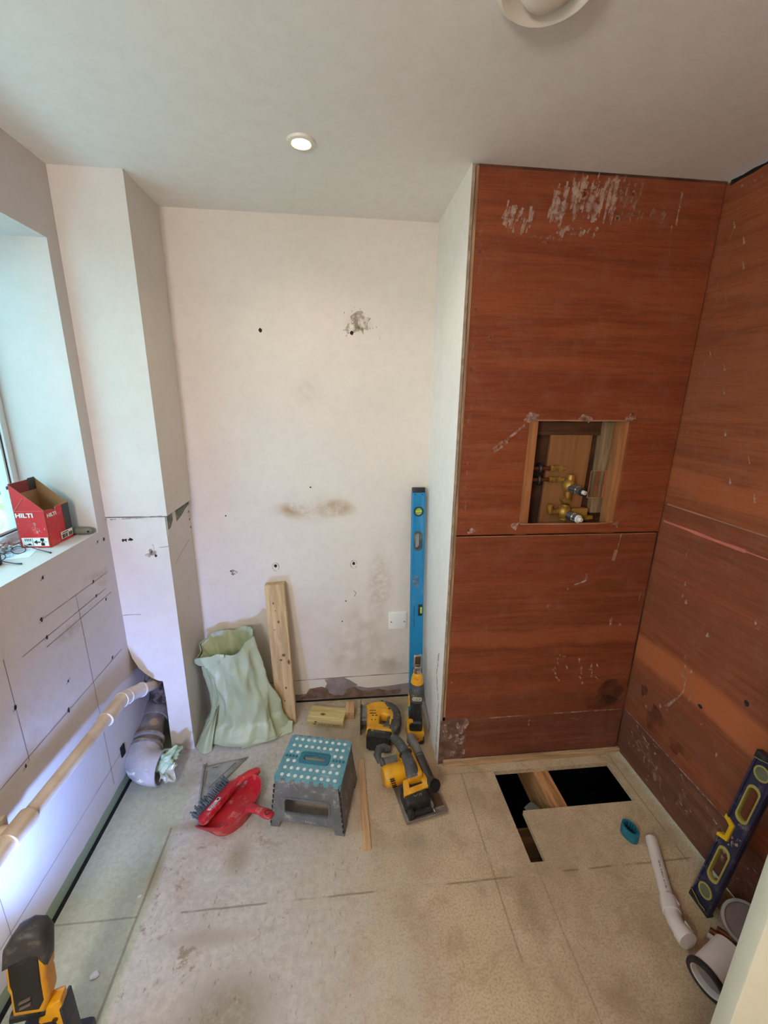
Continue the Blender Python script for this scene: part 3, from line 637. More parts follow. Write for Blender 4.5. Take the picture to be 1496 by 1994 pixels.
# plaster smears on the elbow
M_splash = scuffmat('plaster splashes', (232, 236, 224), .54, .64, 38, .9)
b = MB()
rows = range(1, 8); cols = [(PI-.75+.1*q) for q in range(12)]
vv = []
for i in rows:
    tg = (bend[i+1]-bend[i-1]).normalized(); dn = Vector((0, 0, 1)); dn = (dn-tg*dn.dot(tg)).normalized(); sd = tg.cross(dn)
    for a in cols: vv.append(bend[i]+(sd*math.cos(a)+dn*math.sin(a))*(.0713 if i == 0 else .0698))
nc = len(cols); b._add(vv, [[r*nc+c, r*nc+c+1, (r+1)*nc+c+1, (r+1)*nc+c] for r in range(len(rows)-1) for c in range(nc-1)])
b.build('plaster_splash', M_splash, t)
# stuffing in the mouth of the soil pipe
M_film = NT('pale green bag film'); M_film.col(M_film.mix(M_film.ramp(M_film.noise(9), .3, .7), lin((150, 176, 144)), lin((182, 204, 174)))); M_film.b.inputs['Roughness'].default_value = .35
M_film.b.inputs['Transmission Weight'].default_value = 0; M_film.bump(M_film.noise(28, 6, .7), .5, .004); M_film = M_film.m
b = MB(); q = bmesh.new(); bmesh.ops.create_icosphere(q, subdivisions=4, radius=1)
for v in q.verts:
    d_ = noise.fractal(v.co*1.8, .8, 2.2, 4)*.55; c = v.co*(1+d_); x_ = c.x
    v.co = Vector((-.795+x_*.062, 1.60+c.y*.045+.02*max(0, x_), .095+c.z*.038+.02*max(0, x_)))
b.take(q); o = b.build('plastic_bag', M_film, ang=60); o.data.transform(T(.795, -1.60, -.095)); o.location = (-.795, 1.60, .095)
tag(o, 'crumpled green plastic bag stuffed in the mouth of the grey soil pipe', 'plastic bag')
b = MB(); cl = NT('clear film'); cl.col(cl.mix(cl.noise(20), lin((170, 172, 150)), lin((214, 214, 196)))); cl.b.inputs['Roughness'].default_value = .2; cl.b.inputs['Alpha'].default_value = .75
vv = []; 
for i in range(9):
    for j in range(7):
        u_, w_ = i/8, j/6; vv.append(Vector((-.803+.06*u_+.006*math.sin(w_*9), 1.535+.05*w_+.01*math.sin(u_*7), .045+.075*w_*(1-.5*u_)+.012*math.sin(u_*11+w_*5))))
b._add(vv, [[i*7+j, i*7+j+1, (i+1)*7+j+1, (i+1)*7+j] for i in range(8) for j in range(6)])
o = b.build('plastic_wrapper', cl.m, ang=60); o.data.transform(T(.78, -1.56, -.05)); o.location = (-.78, 1.56, .05)
sm = o.modifiers.new('s', 'SOLIDIFY'); sm.thickness = .0012
tag(o, 'crumpled clear wrapper poking out below the green bag in the pipe mouth', 'wrapper')

# ================================================================== green rubble bag in the corner
M_bag = NT('green polythene'); kb = M_bag; kb.col(kb.mix(kb.ramp(kb.noise(5, 4), .3, .7), lin((160, 168, 134)), lin((182, 191, 158))))
kb.b.inputs['Roughness'].default_value = .38; kb.b.inputs['Specular IOR Level'].default_value = .45
kb.bump(kb.noise(9, 6, .66, None, 1.2), .45, .008); M_bag = M_bag.m
t = thing('rubble_bag', 'half full open pale green plastic rubble bag slumped in the corner', 'bag', (-.52, 1.86, 0))
lo = Vector((-.52, 1.86, 0))
# rows: z, left x, right x, front y, back y
rows = [(.004, -.700, -.290, 1.752, 1.975), (.014, -.712, -.285, 1.735, 1.99), (.035, -.708, -.288, 1.733, 1.99), (.07, -.695, -.305, 1.745, 1.985), (.11, -.672, -.320, 1.765, 1.985), (.16, -.668, -.330, 1.775, 1.985),
        (.21, -.668, -.345, 1.785, 1.985), (.26, -.680, -.366, 1.795, 1.985), (.31, -.688, -.386, 1.800, 1.985), (.36, -.692, -.402, 1.80, 1.985), (.41, -.696, -.416, 1.800, 1.985),
        (.45, -.700, -.425, 1.795, 1.985), (.485, -.706, -.430, 1.79, 1.985), (.51, -.708, -.432, 1.788, 1.985)]
NS = 120; dense = []
for (a, b_) in zip(rows, rows[1:]):
    for q in range(5): dense.append([a[i]+(b_[i]-a[i])*q/5 for i in range(5)])
dense.append(list(rows[-1]))
def bagpt(z, xl, xr, y0, y1, k_, inset=0):
    a = 2*PI*k_/NS; c_, s_ = math.cos(a), math.sin(a); p = 2.0 if z > .1 else 2.4
    ex = abs(c_)**(2/p)*(1 if c_ > 0 else -1); ey = abs(s_)**(2/p)*(1 if s_ > 0 else -1)
    X_ = (xl+xr)/2+(xr-xl)/2*ex; Y_ = (y0+y1)/2+(y1-y0)/2*ey
    q = Vector((ex*1.2, ey*1.2, z*2.2))
    # long diagonal creases plus crumple
    fold = -abs(noise.noise(Vector((math.cos(a)*1.3+z*2.5, math.sin(a)*1.3+z*1.0, 2.1))))*.075 + .016
    fold += -abs(noise.noise(Vector((math.cos(a)*2.2-z*4.0, math.sin(a)*2.2, z*2+7.1))))*.030
    fold += noise.noise(Vector((math.cos(a)*5, math.sin(a)*5, z*12)))*.006
    if z < .03: fold *= z/.03
    r_ = 1+fold/.17-inset
    # rim: lower at the left, higher at the right and rear
    lift = (.045*ex+.022*ey+.016*math.sin(a*3+1)+.006*math.sin(a*7)-.012) if z > .36 else 0
    w_ = max(0, (z-.36)/.15)
    cap_ = 1.860+.125*z
    Y_ = min(Y_, cap_+max(0, (-.385-X_))*1.6)
    return Vector(((xl+xr)/2+(X_-(xl+xr)/2)*r_, (y0+y1)/2+(Y_-(y0+y1)/2)*r_, z+lift*w_))
b = MB(); vv = []
for r_ in dense: vv += [bagpt(*r_, k_) for k_ in range(NS)]
nR = len(dense); fcs = [[i*NS+k_, i*NS+(k_+1) % NS, (i+1)*NS+(k_+1) % NS, (i+1)*NS+k_] for i in range(nR-1) for k_ in range(NS)]
fcs.append(list(range(NS))[::-1])
b._add([v-lo for v in vv], fcs); b.build('sack', M_bag, t, ang=80)
# turned-over cuff at the left of the mouth and the dark inside
b = MB(); vv = []; top = dense[-1]; n_ = 26
inner = dense[-22:]
for i, r_ in enumerate(reversed(inner)): vv += [bagpt(*r_, k_, inset=.02+.012*i) for k_ in range(NS)]
b._add([v-lo for v in vv], [[i*NS+k_, i*NS+(k_+1) % NS, (i+1)*NS+(k_+1) % NS, (i+1)*NS+k_] for i in range(len(inner)-1) for k_ in range(NS)]+[[(len(inner)-1)*NS+k_ for k_ in range(NS)]])
b.build('lining', M_bag, t, ang=80, normals=False)
b = MB(); vv = []; k0, k1 = 48, 92
ks = list(range(k0, k1+1))
for j in range(8):
    s_ = j/7
    for k_ in ks:
        e = math.sin(PI*(k_-k0)/(k1-k0)); r_ = dense[-1-int(s_*11*min(1, .25+e))]
        p = bagpt(*r_, k_, inset=-.045-.03*math.sin(s_*2.4)-.012*noise.noise(Vector((k_*.3, s_*3, 0)))); vv.append(p+Vector((0, 0, .006-.01*s_)))
nk = len(ks); b._add([v-lo for v in vv], [[i*nk+j, i*nk+j+1, (i+1)*nk+j+1, (i+1)*nk+j] for i in range(7) for j in range(nk-1)])
o = b.build('cuff', M_bag, t, ang=80); sm = o.modifiers.new('s', 'SOLIDIFY'); sm.thickness = .002
# loose film lying out at the bottom right and bottom left
b = MB(); vv = []
for i in range(15):
    for j in range(8):
        u_, w_ = i/14, j/7
        x = -.50+.235*u_; y = 1.733+.085*u_**1.3+w_*(.09-.05*u_); z = .004+w_*.05*(1-.35*u_)+.016*abs(noise.noise(Vector((u_*5, w_*4, 3))))*min(1, w_*3)
        vv.append(Vector((x, y, z))-lo)
b._add(vv, [[i*8+j, i*8+j+1, (i+1)*8+j+1, (i+1)*8+j] for i in range(14) for j in range(7)])
o = b.build('loose_flap', M_bag, t, ang=80); sm = o.modifiers.new('s', 'SOLIDIFY'); sm.thickness = .0015
b = MB(); A, B_, C_ = Vector((-.722, 1.765, .004)), Vector((-.64, 1.728, .004)), Vector((-.615, 1.795, .20)); vv = []
for i in range(10):
    for j in range(8):
        u_, w_ = i/9, j/7; p = (A*(1-u_)+B_*u_)*(1-w_)+C_*w_; p.y -= .030*math.sin(PI*u_)*(1-w_)-.012*math.sin(u_*9)*w_; vv.append(p-lo)
b._add(vv, [[i*8+j, i*8+j+1, (i+1)*8+j+1, (i+1)*8+j] for i in range(9) for j in range(7)])
o = b.build('side_pleat', M_bag, t, ang=80); sm = o.modifiers.new('s', 'SOLIDIFY'); sm.thickness = .0015
# ================================================================== THINGS: timber
M_pine = wood('pale sawn pine', (206, 178, 134), (166, 134, 92), 2, .9)
kn = [((.005, -.025, z), (.008, .03, .011)) for z in (.56,)]+[((.015, -.025, .38), (.013, .03, .012)), ((.0, -.025, .355), (.01, .03, .008)), ((-.012, -.025, .66), (.006, .03, .008)), ((.012, -.025, .2), (.007, .03, .010)), ((.0, -.025, .13), (.005, .03, .007)), ((-.005, -.025, .62), (.004, .03, .005)), ((-.018, -.025, .52), (.004, .03, .005)), ((.038, -.025, .34), (.01, .03, .02))]
M_post = wood('knotty pine post', (204, 176, 130), (170, 140, 96), 2, .9, knots=kn)
t_ = math.atan(.105/.755)
b = MB(); b.box((0, 0.004, .3775), (.098, .056, .755), bev=.003)
o = b.build('timber_post', M_post); o.matrix_world = T(-.298, 1.897, .004) @ rot(-t_, 0, 0) @ rot(0, -.055, .02)
tag(o, 'upright knotty pine post leaning on the white back wall beside the green bag', 'timber')
M_block = wood('greenish treated pine', (212, 194, 138), (182, 160, 100), 0, .9, knots=[((-.05, -.05, .03), (.010, .03, .008)), ((-.02, -.01, .05), (.02, .012, .03))])
M_stamp = mat('green ink stamp', (112, 122, 66), .8)
t = thing('timber_block', 'short pale pine offcut with green ink stamp lying on the floor', 'timber', (-.088, 1.885, 0), -.20)
b = MB(); b.box((0, 0, .0235), (.192, .098, .047), bev=.004)
b.build('block', M_block, t)
b = MB(); f_ = lambda u, v, e=0: Vector((u, -.049-e, v))
b.patch((-.055, .017), .010, .005, f_, 0, 10, .4)
for i in range(9): b.strip([(-.035+i*.013, .018+random.uniform(-.002, .002)), (-.026+i*.013, .018+random.uniform(-.002, .002))], .005, f_, 0, .6)
b.strip([(-.045, .009), (.085, .0085)], .0035, f_, 0, .7)
b.build('ink_stamp', M_stamp, t)
b = MB(); b.box((0, 0, .022), (.050, .085, .044), bev=.003)
o = b.build('timber_offcut', wood('small pine offcut', (206, 170, 126), (170, 128, 84), 1, .9)); o.location = (.035, 1.925, 0); o.rotation_euler = (0, 0, -.10)
tag(o, 'small cube of pine behind the right end of the stamped timber block', 'timber')
b = MB(); b.box((0, 0, .004), (.030, .41, .008), bev=.0015)
o = b.build('wood_batten', wood('thin pine batten', (208, 172, 130), (176, 138, 98), 1, .9)); o.location = (.080, 1.405, 0); o.rotation_euler = (0, 0, .01)
tag(o, 'thin flat strip of pine lying on the floor right of the step stool', 'batten')

# ================================================================== folding step stool
M_teal = mat('teal stool plastic', (98, 150, 162), .5, c2=(84, 136, 150), scale=10, dust=.5, bscale=60)
M_teal2 = mat('dark teal plastic', (34, 108, 126), .45, var=.1)
M_dot = mat('white rubber dots', (216, 216, 206), .6, var=.05)
M_sgrey = mat('grey stool plastic', (112, 116, 122), .5, c2=(96, 98, 102), scale=12, dust=.6, bscale=50)
t = thing('step_stool', 'grey folding step stool with a teal top covered in white dots', 'step stool', (-.122, 1.425, 0), -.235)
SH = .222; TW, TD = .268, .226                    # height and size of the top
BW, BD = .312, .262                               # spread at the floor
hole = lambda: rrect(.088, .022, .008)
for sgn in (-1, 1):                               # two halves of the top, hinged at the middle
    b = MB(); ol = []
    teeth = 6; x0 = -TW/2; yy = sgn*TD/2
    n_ = 2*teeth+1; wv = (TW-.02)/n_
    edge = [(-TW/2, sgn*.001), (-TW/2, yy-sgn*.012), (-TW/2+.010, yy)]
    for i in range(n_):
        xa, xb = -TW/2+.010+i*wv, -TW/2+.010+(i+1)*wv
        if i % 2: edge += [(xa, yy), (xa, yy-sgn*.009), (xb, yy-sgn*.009), (xb, yy)]
        else: edge += [(xa+.001, yy), (xb-.001, yy)]
    edge += [(TW/2-.010, yy), (TW/2, yy-sgn*.012), (TW/2, sgn*.001)]
    # half of the handle hole
    edge += [(.050, sgn*.001), (.050, sgn*.016), (-.050, sgn*.016), (-.050, sgn*.001)]
    b.prism(edge, .014, T(0, 0, SH-.007), bev=.0015)
    b.box((-TW/2+.003, sgn*TD/4, SH-.018), (.006, TD/2-.012, .026), bev=.001); b.box((TW/2-.003, sgn*TD/4, SH-.018), (.006, TD/2-.012, .026), bev=.001)
    half = b.build('top_panel', M_teal, t)
    d = MB()
    for r_ in range(3):
        for c in range(9):
            px = -TW/2+.027+c*.0268; py = sgn*(.022+r_*.034)
            if r_ == 0 and 1.5 < c < 6.5: continue
            d.lathe([(0, .0022), (.0058, .0020), (.0074, .0004), (.0074, -.001)], T(px, py, SH), 18)
    d.build('grip_dots', M_dot, half)
b = MB(); b.prism(rrect(.124, .054, .012), .006, T(0, 0, SH+.0005), holes=[rrect(.092, .028, .010)], bev=.002)
b.build('handle', M_teal2, t)
b = MB()
for i in range(6): b.tube([(-.038+i*.0152, .0150, SH+.003), (-.030+i*.0152, .0150, SH+.003)], .0035, 10)
b.build('finger_grips', M_teal2, t)
for s_ in (-1, 1):
    b = MB(); b.cyl((s_*.070, 0, SH-.004), (s_*.130, 0, SH-.004), .004, seg=12)
    for i in range(4): b.box((s_*(.078+i*.014), 0, SH-.003), (.009, .012, .012), bev=.002)
    b.build('hinge', M_teal2, t)
tx = (BW-TW)/2/SH; ty = (BD-TD)/2/SH
def leg_panel(sgn):                               # front / rear panel with opening and arch between the feet
    b = MB(); hs = SH-.012
    ol = [(-TW/2+.010, hs), (TW/2-.010, hs), (BW/2-.004, 0), (BW/2-.040, 0), (BW/2-.048, .030), (-BW/2+.048, .030), (-BW/2+.040, 0), (-BW/2+.004, 0)]
    hol = rrect(.178, .068, .012, cx=0, cy=.105)
    b.prism(ol, .010, None, holes=[hol], bev=.001)
    for x in (-.105, -.063, -.021, .021, .063, .105): b.box((x*.92, hs+.004, .001), (.022, .014, .010), bev=.001)
    # raised rims
    b.prism(rrect(.190, .080, .016, cx=0, cy=.105), .004, T(0, 0, .006), holes=[rrect(.178, .068, .012, cx=0, cy=.105)], bev=.0005)
    th = math.atan(ty); M_ = T(0, sgn*(BD/2-.004), 0) @ rot(0, 0, 0 if sgn < 0 else PI) @ rot(PI/2-th, 0, 0)
    return b.build('leg_panel', M_sgrey, t, M=M_)
fp_ = leg_panel(-1); leg_panel(1)
b = MB(); b.text('Beldray', .013, T(.015, .043, .0054), ext=.0003, xs=1.2); b.build('lettering', mat('pale moulded lettering', (160, 164, 170), .5), fp_)
for sgn in (-1, 1):                               # folding side panels
    b = MB(); th = math.atan(tx); hs = SH-.014
    ol = [(-TD/2+.012, hs), (TD/2-.012, hs), (BD/2-.010, 0.002), (BD/2-.05, .002), (BD/2-.055, .02), (-BD/2+.055, .02), (-BD/2+.05, .002), (-BD/2+.010, .002)]
    b.prism(ol, .007, None, bev=.001)
    for z in (.04, .085, .13, .175): b.box((0, z, -.004), (.15, .004, .003))
    b.tube([(0, .005, -.005), (0, hs-.01, -.005)], .006, 10)
    M_ = T(sgn*(BW/2-.006), 0, 0) @ rot(0, 0, PI/2 if sgn > 0 else -PI/2) @ rot(PI/2+0-th, 0, 0)
    b.build('side_panel', M_sgrey, t, M=M_)
for sx in (-1, 1):
    b = MB()
    for i in range(8):
        z = .02+i*.024; w_ = BW/2+(TW-BW)/2*z/SH; y_ = BD/2+(TD-BD)/2*z/SH
        b.box((sx*(w_-.006), -y_+.0006, z), (.006, .006, .014), bev=.001)
    b.build('edge_hinge', mat('dark hinge gap', (40, 42, 46), .7), t)

# ================================================================== speed square
M_alu = mat('dusty aluminium', (158, 158, 152), .45, .3, var=.15, scale=14)
t = thing('speed_square', 'triangular grey metal carpenters square lying flat behind the red dustpan', 'square', (-.647, 1.638, 0), math.atan2(.037, .191))
Lg = .193
b = MB(); tri = [(0, 0), (Lg, 0), (0, -Lg)]
sl1 = [(.028, -.028+.0), (.028+.0, -.034), (.118, -.034)]
b.prism(tri, .004, T(0, 0, .006), holes=[[(.012, -.028), (.022, -.028), (.022, -.100), (.012, -.100)], [(.134, -.018), (.142, -.018), (.030, -.130), (.030, -.122)], rrect(.026, .006, .0025, cx=.050, cy=-.018)], bev=.0004)
b.build('plate', M_alu, t)
b = MB(); b.box((0.0, -Lg/2, .011), (.008, Lg, .022), bev=.001); b.build('fence', M_alu, t)
b = MB()
for i in range(1, 32): b.box((.006+(Lg-.014)*i/32, -.004-(.0 if i % 4 else .001), .0083), (.0008, .006 if i % 4 else .010, .0004))
for i in range(1, 24): 
    a = i/24; b.box((Lg*(1-a)-.005, -Lg*a+.005-.0, .0083), (.0008, .006, .0004), M=None)
b.build('scale_marks', M_hole, t)

# ================================================================== dustpan and brush
M_red = mat('red dustpan plastic', (190, 34, 46), .4, c2=(164, 24, 38), scale=8, dust=.45, bscale=40)
t = thing('dustpan', 'red plastic dustpan with a stubby handle lying left of the step stool', 'dustpan', (-.458, 1.412, 0), -.50)
def outline(s_, n=26):               # mouth on -x, curved back on +x
    o_ = [(-.085, .118), (-.085, -.118)]
    for i in range(n+1):
        a = -PI/2+PI*i/n; o_.append(((-.01+.095*max(0, math.cos(a))**.75)*s_ if abs(a) < PI/2-.01 else -.03, .125*math.sin(a)*s_))
    return o_
b = MB(); base = outline(.90); rim = outline(1.0)
V = []; n_ = len(base)
def zr(x): return .016+.044*min(1, max(0, (x+.085)/.09))
inb = [(x*.93+.0, y*.94) for x, y in base]
for x, y in base: V.append((x, y, .001))
for x, y in rim: V.append((x*1.06, y*1.06, zr(x)))
for x, y in rim: V.append((x*1.01, y*1.01, zr(x)))
for x, y in inb: V.append((x, y, .004+.006*max(0, -x/.085)))
F = [list(range(n_))[::-1]]
for i in range(1, n_):
    j = (i+1) % n_
    for q in range(3): F.append([q*n_+i, q*n_+j, (q+1)*n_+j, (q+1)*n_+i])
F.append([0, 1, 3*n_+1, 3*n_+0]); F.append([3*n_+i for i in range(n_)])
b._add(V, F)
b.build('pan', M_red, t, ang=50)
b = MB(); b.tube([(.080, 0, .054), (.105, 0, .060), (.135, 0, .064), (.165, 0, .065), (.188, 0, .065), (.196, 0, .065)], [.026, .018, .017, .021, .019, .009], 20, flat=.45, side=(0, 1, 0))
b.build('handle', M_red, t, ang=60)
b = MB(); b.lathe([(.0075, .0), (.0115, .0), (.012, .003), (.008, .0035)], T(.172, 0, .0725), 24, close=True); b.prism(circ(.0085, 20, ry=.0075), .002, T(.172, 0, .0726)); b.build('hanging_hole', mat('dark red recess', (110, 20, 26), .5), t)
t = thing('hand_brush', 'red hand brush with stiff grey bristles lying against the mouth of the dustpan', 'brush', (-.508, 1.452, 0), -.50)
b = MB(); b.prism(rrect(.036, .198, .015), .026, T(.002, -.028, .040) @ rot(0, -.30, 0), bev=.004)
b.build('stock', M_red, t)
b = MB(); b.tube([(.008, .060, .044), (.020, .090, .047), (.036, .120, .048), (.054, .145, .046), (.062, .155, .045)], [.018, .018, .020, .020, .012], 18, flat=.55, side=(1, 0, 0)); b.build('handle', M_red, t, ang=60)
M_brist = mat('grey bristles', (96, 106, 112), .7, c2=(60, 68, 74), scale=40)
b = MB()
for i in range(28):
    for j in range(4):
        y = -.118+i*.0064+random.uniform(-.0015, .0015); x = -.010-.004*j; a = random.uniform(-.2, .2)
        z0 = .030+.006*j
        b.cyl((x, y, z0), (x-.050+.006*j+random.uniform(-.004, .004), y+a*.045, z0-.014+.010*j), .0022, .0030, 6)
b.build('bristles', M_brist, t)
b = MB(); f_ = rot(0, -.30, 0)
b.box((0, 0, 0), (.018, .062, .0006)); M_lab = mat('white label', (214, 204, 206), .6, var=.04)
lab = b.build('price_label', M_lab, t, M=T(.001, -.055, .0540) @ rot(0, -.30, 0))
b = MB()
for i in range(12): b.box((-.003+.0, -.024+i*.0026, .0005), (.007, random.choice((.0008, .0014)), .0004))
for i in range(5): b.box((.006, -.02+i*.008, .0005), (.0022, .006, .0004))
b.box((-.001, .022, .0005), (.010, .010, .0004)); b.build('barcode', M_hole, lab)
# ================================================================== THINGS: yellow power tools
M_yel = mat('yellow tool plastic', (226, 164, 24), .42, c2=(206, 142, 14), scale=12, dust=.25, bscale=60)
M_blk = mat('black tool plastic', (36, 36, 36), .5, c2=(28, 27, 26), scale=12, dust=.10, bscale=50)
M_gry = mat('charcoal rubber grip', (78, 78, 80), .65, c2=(62, 60, 60), scale=16, dust=.3, bscale=60)
M_mag = mat('cast alloy', (142, 140, 136), .4, .7, var=.15, scale=20)
M_steel = mat('bright steel', (190, 188, 184), .25, 1, var=.05)
M_plate = mat('worn aluminium plate', (166, 160, 152), .42, .55, c2=(138, 130, 122), scale=9, dust=.2)
M_logo = mat('pale lettering', (206, 196, 170), .6, var=.02)
M_ylogo = mat('yellow lettering', (222, 170, 40), .5, var=.02)
# ---- circular saw standing on its base plate
t = thing('circular_saw', 'yellow and black circular saw standing on its wide metal base plate', 'circular saw', (.300, 1.470, 0), .20)
# local: +y to the rear, -y towards the camera, x to the right
b = MB(); b.prism(rrect(.182, .335, .006), .004, T(.0, -.010, .010), holes=[rrect(.030, .17, .004, cx=.030, cy=-.055)], bev=.0006)
b.box((0, -.176, .014), (.180, .004, .012), bev=.001); b.box((-.090, -.01, .013), (.003, .32, .008)); b.box((.090, -.01, .013), (.003, .32, .008))
b.prism(circ(.008, 16), .003, T(-.068, -.145, .0125)); b.build('base_plate', M_plate, t)
b = MB(); b.lathe([(0, -.060), (.034, -.060), (.041, -.054), (.044, -.040), (.044, .035), (.040, .045), (0, .045)], T(-.075, .005, .072) @ rot(0, PI/2, 0), 32)
b.box((-.010, .01, .085), (.07, .16, .075), bev=.016, seg=3)
mo = b.build('motor_housing', M_yel, t)
b = MB()
for i in range(5):
    b = MB(); b.box((-.108+i*.003, -.0385, .098-.011*i), (.020, .005, .004), bev=.001); b.build('vent_slot', M_blk, mo)
b = MB(); b.box((-.026, -.105, .045), (.110, .085, .065), bev=.014, seg=3); b.box((-.066, -.15, .030), (.022, .050, .045), bev=.006); b.box((-.012, -.135, .024), (.085, .06, .022), bev=.006); bt = b.build('gear_case', M_blk, t)
b = MB(); b.text('XR', .026, T(-.026, -.128, .0768) @ rot(.25, 0, 0), xs=1.3, shear=.2); b.build('lettering', mat('grey raised lettering', (120, 118, 114), .5), bt)
b = MB(); b.prism([(-.060, -.032), (.060, -.020), (.048, .034), (-.046, .022)], .016, T(-.018, -.080, .085) @ rot(.28, 0, 0), holes=[[(-.034, -.012), (.036, -.006), (.030, .022), (-.028, .014)]], bev=.003); b.build('yellow_bracket', M_yel, t)
b = MB(); b.box((-.016, -.078, .082), (.062, .030, .014), M=rot(.1), bev=.003); b.build('battery_latch', M_blk, t)
b = MB(); pts = [(-.052, .130, .150), (-.046, .110, .156), (-.036, .075, .158), (-.026, .03, .150), (-.020, -.02, .130), (-.018, -.055, .100)]
b.tube(pts, [.012, .021, .023, .024, .028, .032], 22, flat=.8, side=(1, 0, 0)); gp = b.build('grip', M_gry, t, ang=60)
b = MB(); b.lathe([(.0255, -.003), (.030, -.003), (.030, .003), (.0255, .003)], frame((-.0255, .025, .149), (-.023, 0, .141)), 24, close=True); b.build('grip_band', M_blk, gp)
b = MB(); pts = [(-.130, .070, .085), (-.137, .090, .110), (-.122, .108, .120), (-.098, .114, .116), (-.072, .110, .105)]
b.tube(pts, [.012, .018, .019, .018, .014], 18); b.tube([(-.125, .075, .10), (-.12, .05, .085)], [.012, .012], 14); b.build('rear_handle', M_gry, t, ang=60)
b = MB(); b.tube([(.050, .165, .100), (.050, .150, .100), (.046, .06, .096), (.044, .03, .094)], [.014, .022, .026, .026], 24); b.box((.012, .06, .060), (.05, .13, .06), bev=.012); b.build('blade_guard', mat('dusty grey guard', (120, 112, 104), .6, var=.15, scale=14), t, ang=60)
b = MB(); b.tube([(.044, .045, .095), (.048, -.03, .082), (.052, -.075, .072)], [.027, .025, .024], 28)
b.tube([(.051, -.070, .073), (.053, -.088, .077), (.058, -.112, .090)], [.0245, .0250, .0255], 28, cap=True)
b.build('dust_port', M_blk if False else mat('black ribbed port', (58, 54, 50), .5, dust=.2), t, ang=50)
b = MB(); b.lathe([(0, .002), (.021, .002), (.0225, .0), (.0255, .001), (.0255, -.004), (0, -.004)], frame((.0585, -.1132, .0908), (.0606, -.1232, .0962)), 28); b.build('port_opening', M_gap, t)
b = MB(); b.box((.030, -.06, .030), (.010, .20, .045), bev=.004); b.prism(circ(.075, 48), .002, T(.032, .0, .045) @ rot(0, PI/2, 0)); b.build('blade', M_mag, t)
b = MB(); b.box((.062, -.100, .013), (.050, .09, .003)); b.build('brown_patch', mat('flat brown', (96, 70, 48), .3), t)  # flat brown patch on the base plate beside the blade slot
b = MB(); b.tube([(.006, -.085, .075), (.020, -.115, .045), (.036, -.155, .020)], .003, 10); b.tube([(.036, -.155, .020), (.038, -.166, .016)], [.005, .004], 10); b.build('guide_rod', M_steel, t)

# ---- jigsaw lying on its side, shoe upright on the left, battery towards the camera
t = thing('jigsaw', 'yellow jigsaw lying on its side with its shoe plate standing up', 'jigsaw', (.18, 1.80, 0), -.06)
b = MB(); b.box((-.094, .045, .041), (.004, .165, .080), bev=.001); b.box((-.089, .045, .041), (.006, .15, .03)); b.build('shoe_plate', mat('dark shoe plate', (70, 70, 72), .4, .5, dust=.2), t)
b = MB(); b.box((-.072, .055, .042), (.040, .085, .046), bev=.008); b.box((-.076, .02, .045), (.03, .05, .03), bev=.006); b.tube([(-.085, .11, .055), (-.06, .115, .062), (-.02, .105, .064)], .004, 10); b.build('gear_head', M_mag, t, ang=50)
b = MB(); b.cyl((-.06, .115, .04), (-.094, .117, .04), .005); b.box((-.118, .118, .04), (.055, .006, .0016)); b.build('blade', M_steel, t)
# body + D handle drawn in plan (x = away from the shoe, y = forward), thickness along z
body = [(-.055, .095), (-.050, -.045), (-.052, -.085), (.045, -.100), (.060, -.085), (.088, -.045), (.100, .005), (.098, .050), (.082, .088), (.055, .110), (.010, .118), (-.030, .112)]
loop = [(-.010, -.040), (.020, -.052), (.045, -.040), (.062, -.008), (.058, .030), (.030, .048), (.002, .045), (-.008, .010)]
b = MB(); b.prism(body, .058, T(0, 0, .041), holes=[loop], bev=.013); bo = b.build('body', M_yel, t, ang=50)
for c_, s_ in (((-.028, .035), (.034, .006)), ((-.030, .020), (.012, .006)), ((-.012, .020), (.012, .006)), ((-.030, .055), (.034, .004)), ((-.036, -.01), (.006, .006)), ((-.018, -.01), (.006, .006))):
    b = MB(); b.box((c_[0], c_[1], .0695), (s_[0], s_[1], .003)); b.build('vent_slot', M_blk, bo)
b = MB(); b.prism(circ(.006, 14), .003, T(.058, .066, .0695)); b.build('lock_button', M_blk, bo)
b = MB(); hp = [(.040, .118), (.066, .106), (.090, .084), (.104, .050), (.106, .005), (.094, -.046), (.070, -.082), (.052, -.078), (.074, -.040), (.084, .005), (.082, .044), (.070, .074), (.052, .090)]
b.prism(hp, .064, T(0, 0, .041), bev=.012); b.build('handle_grip', M_gry, t, ang=50)
b = MB(); b.prism([(.030, -.052), (.066, -.055), (.080, -.010), (.064, .012), (.054, .004), (.052, -.020)], .066, T(0, 0, .041), bev=.010); b.build('trigger_guard', M_gry, t, ang=50)
b = MB(); b.tube([(.060, -.020, .0755), (.056, -.050, .0755)], [.006, .005], 12); b.box((.066, .0, .074), (.012, .03, .006), M=T(0, 0, 0), bev=.002); b.build('speed_dial', M_yel, t)
b = MB(); b.prism([(-.058, -.082), (.058, -.106), (.055, -.088), (.02, -.075), (-.048, -.062)], .075, T(0, 0, .0425), bev=.006); b.build('battery_mount', M_yel, t, ang=50)
b = MB(); b.box((0, -.0, 0), (.122, .052, .082), bev=.010, seg=3); b.box((0, -.012, .002), (.10, .034, .088), bev=.008); ba = b.build('battery', M_blk, t, M=T(-.002, -.122, .047) @ rot(0, 0, -.20))
b = MB(); b.box((.0, .010, .042), (.055, .016, .004), bev=.001); b.build('battery_clip', M_gry, ba)
b = MB(); b.text('XR', .018, T(-.03, .012, .0417), xs=1.2); b.build('lettering', M_ylogo, ba)

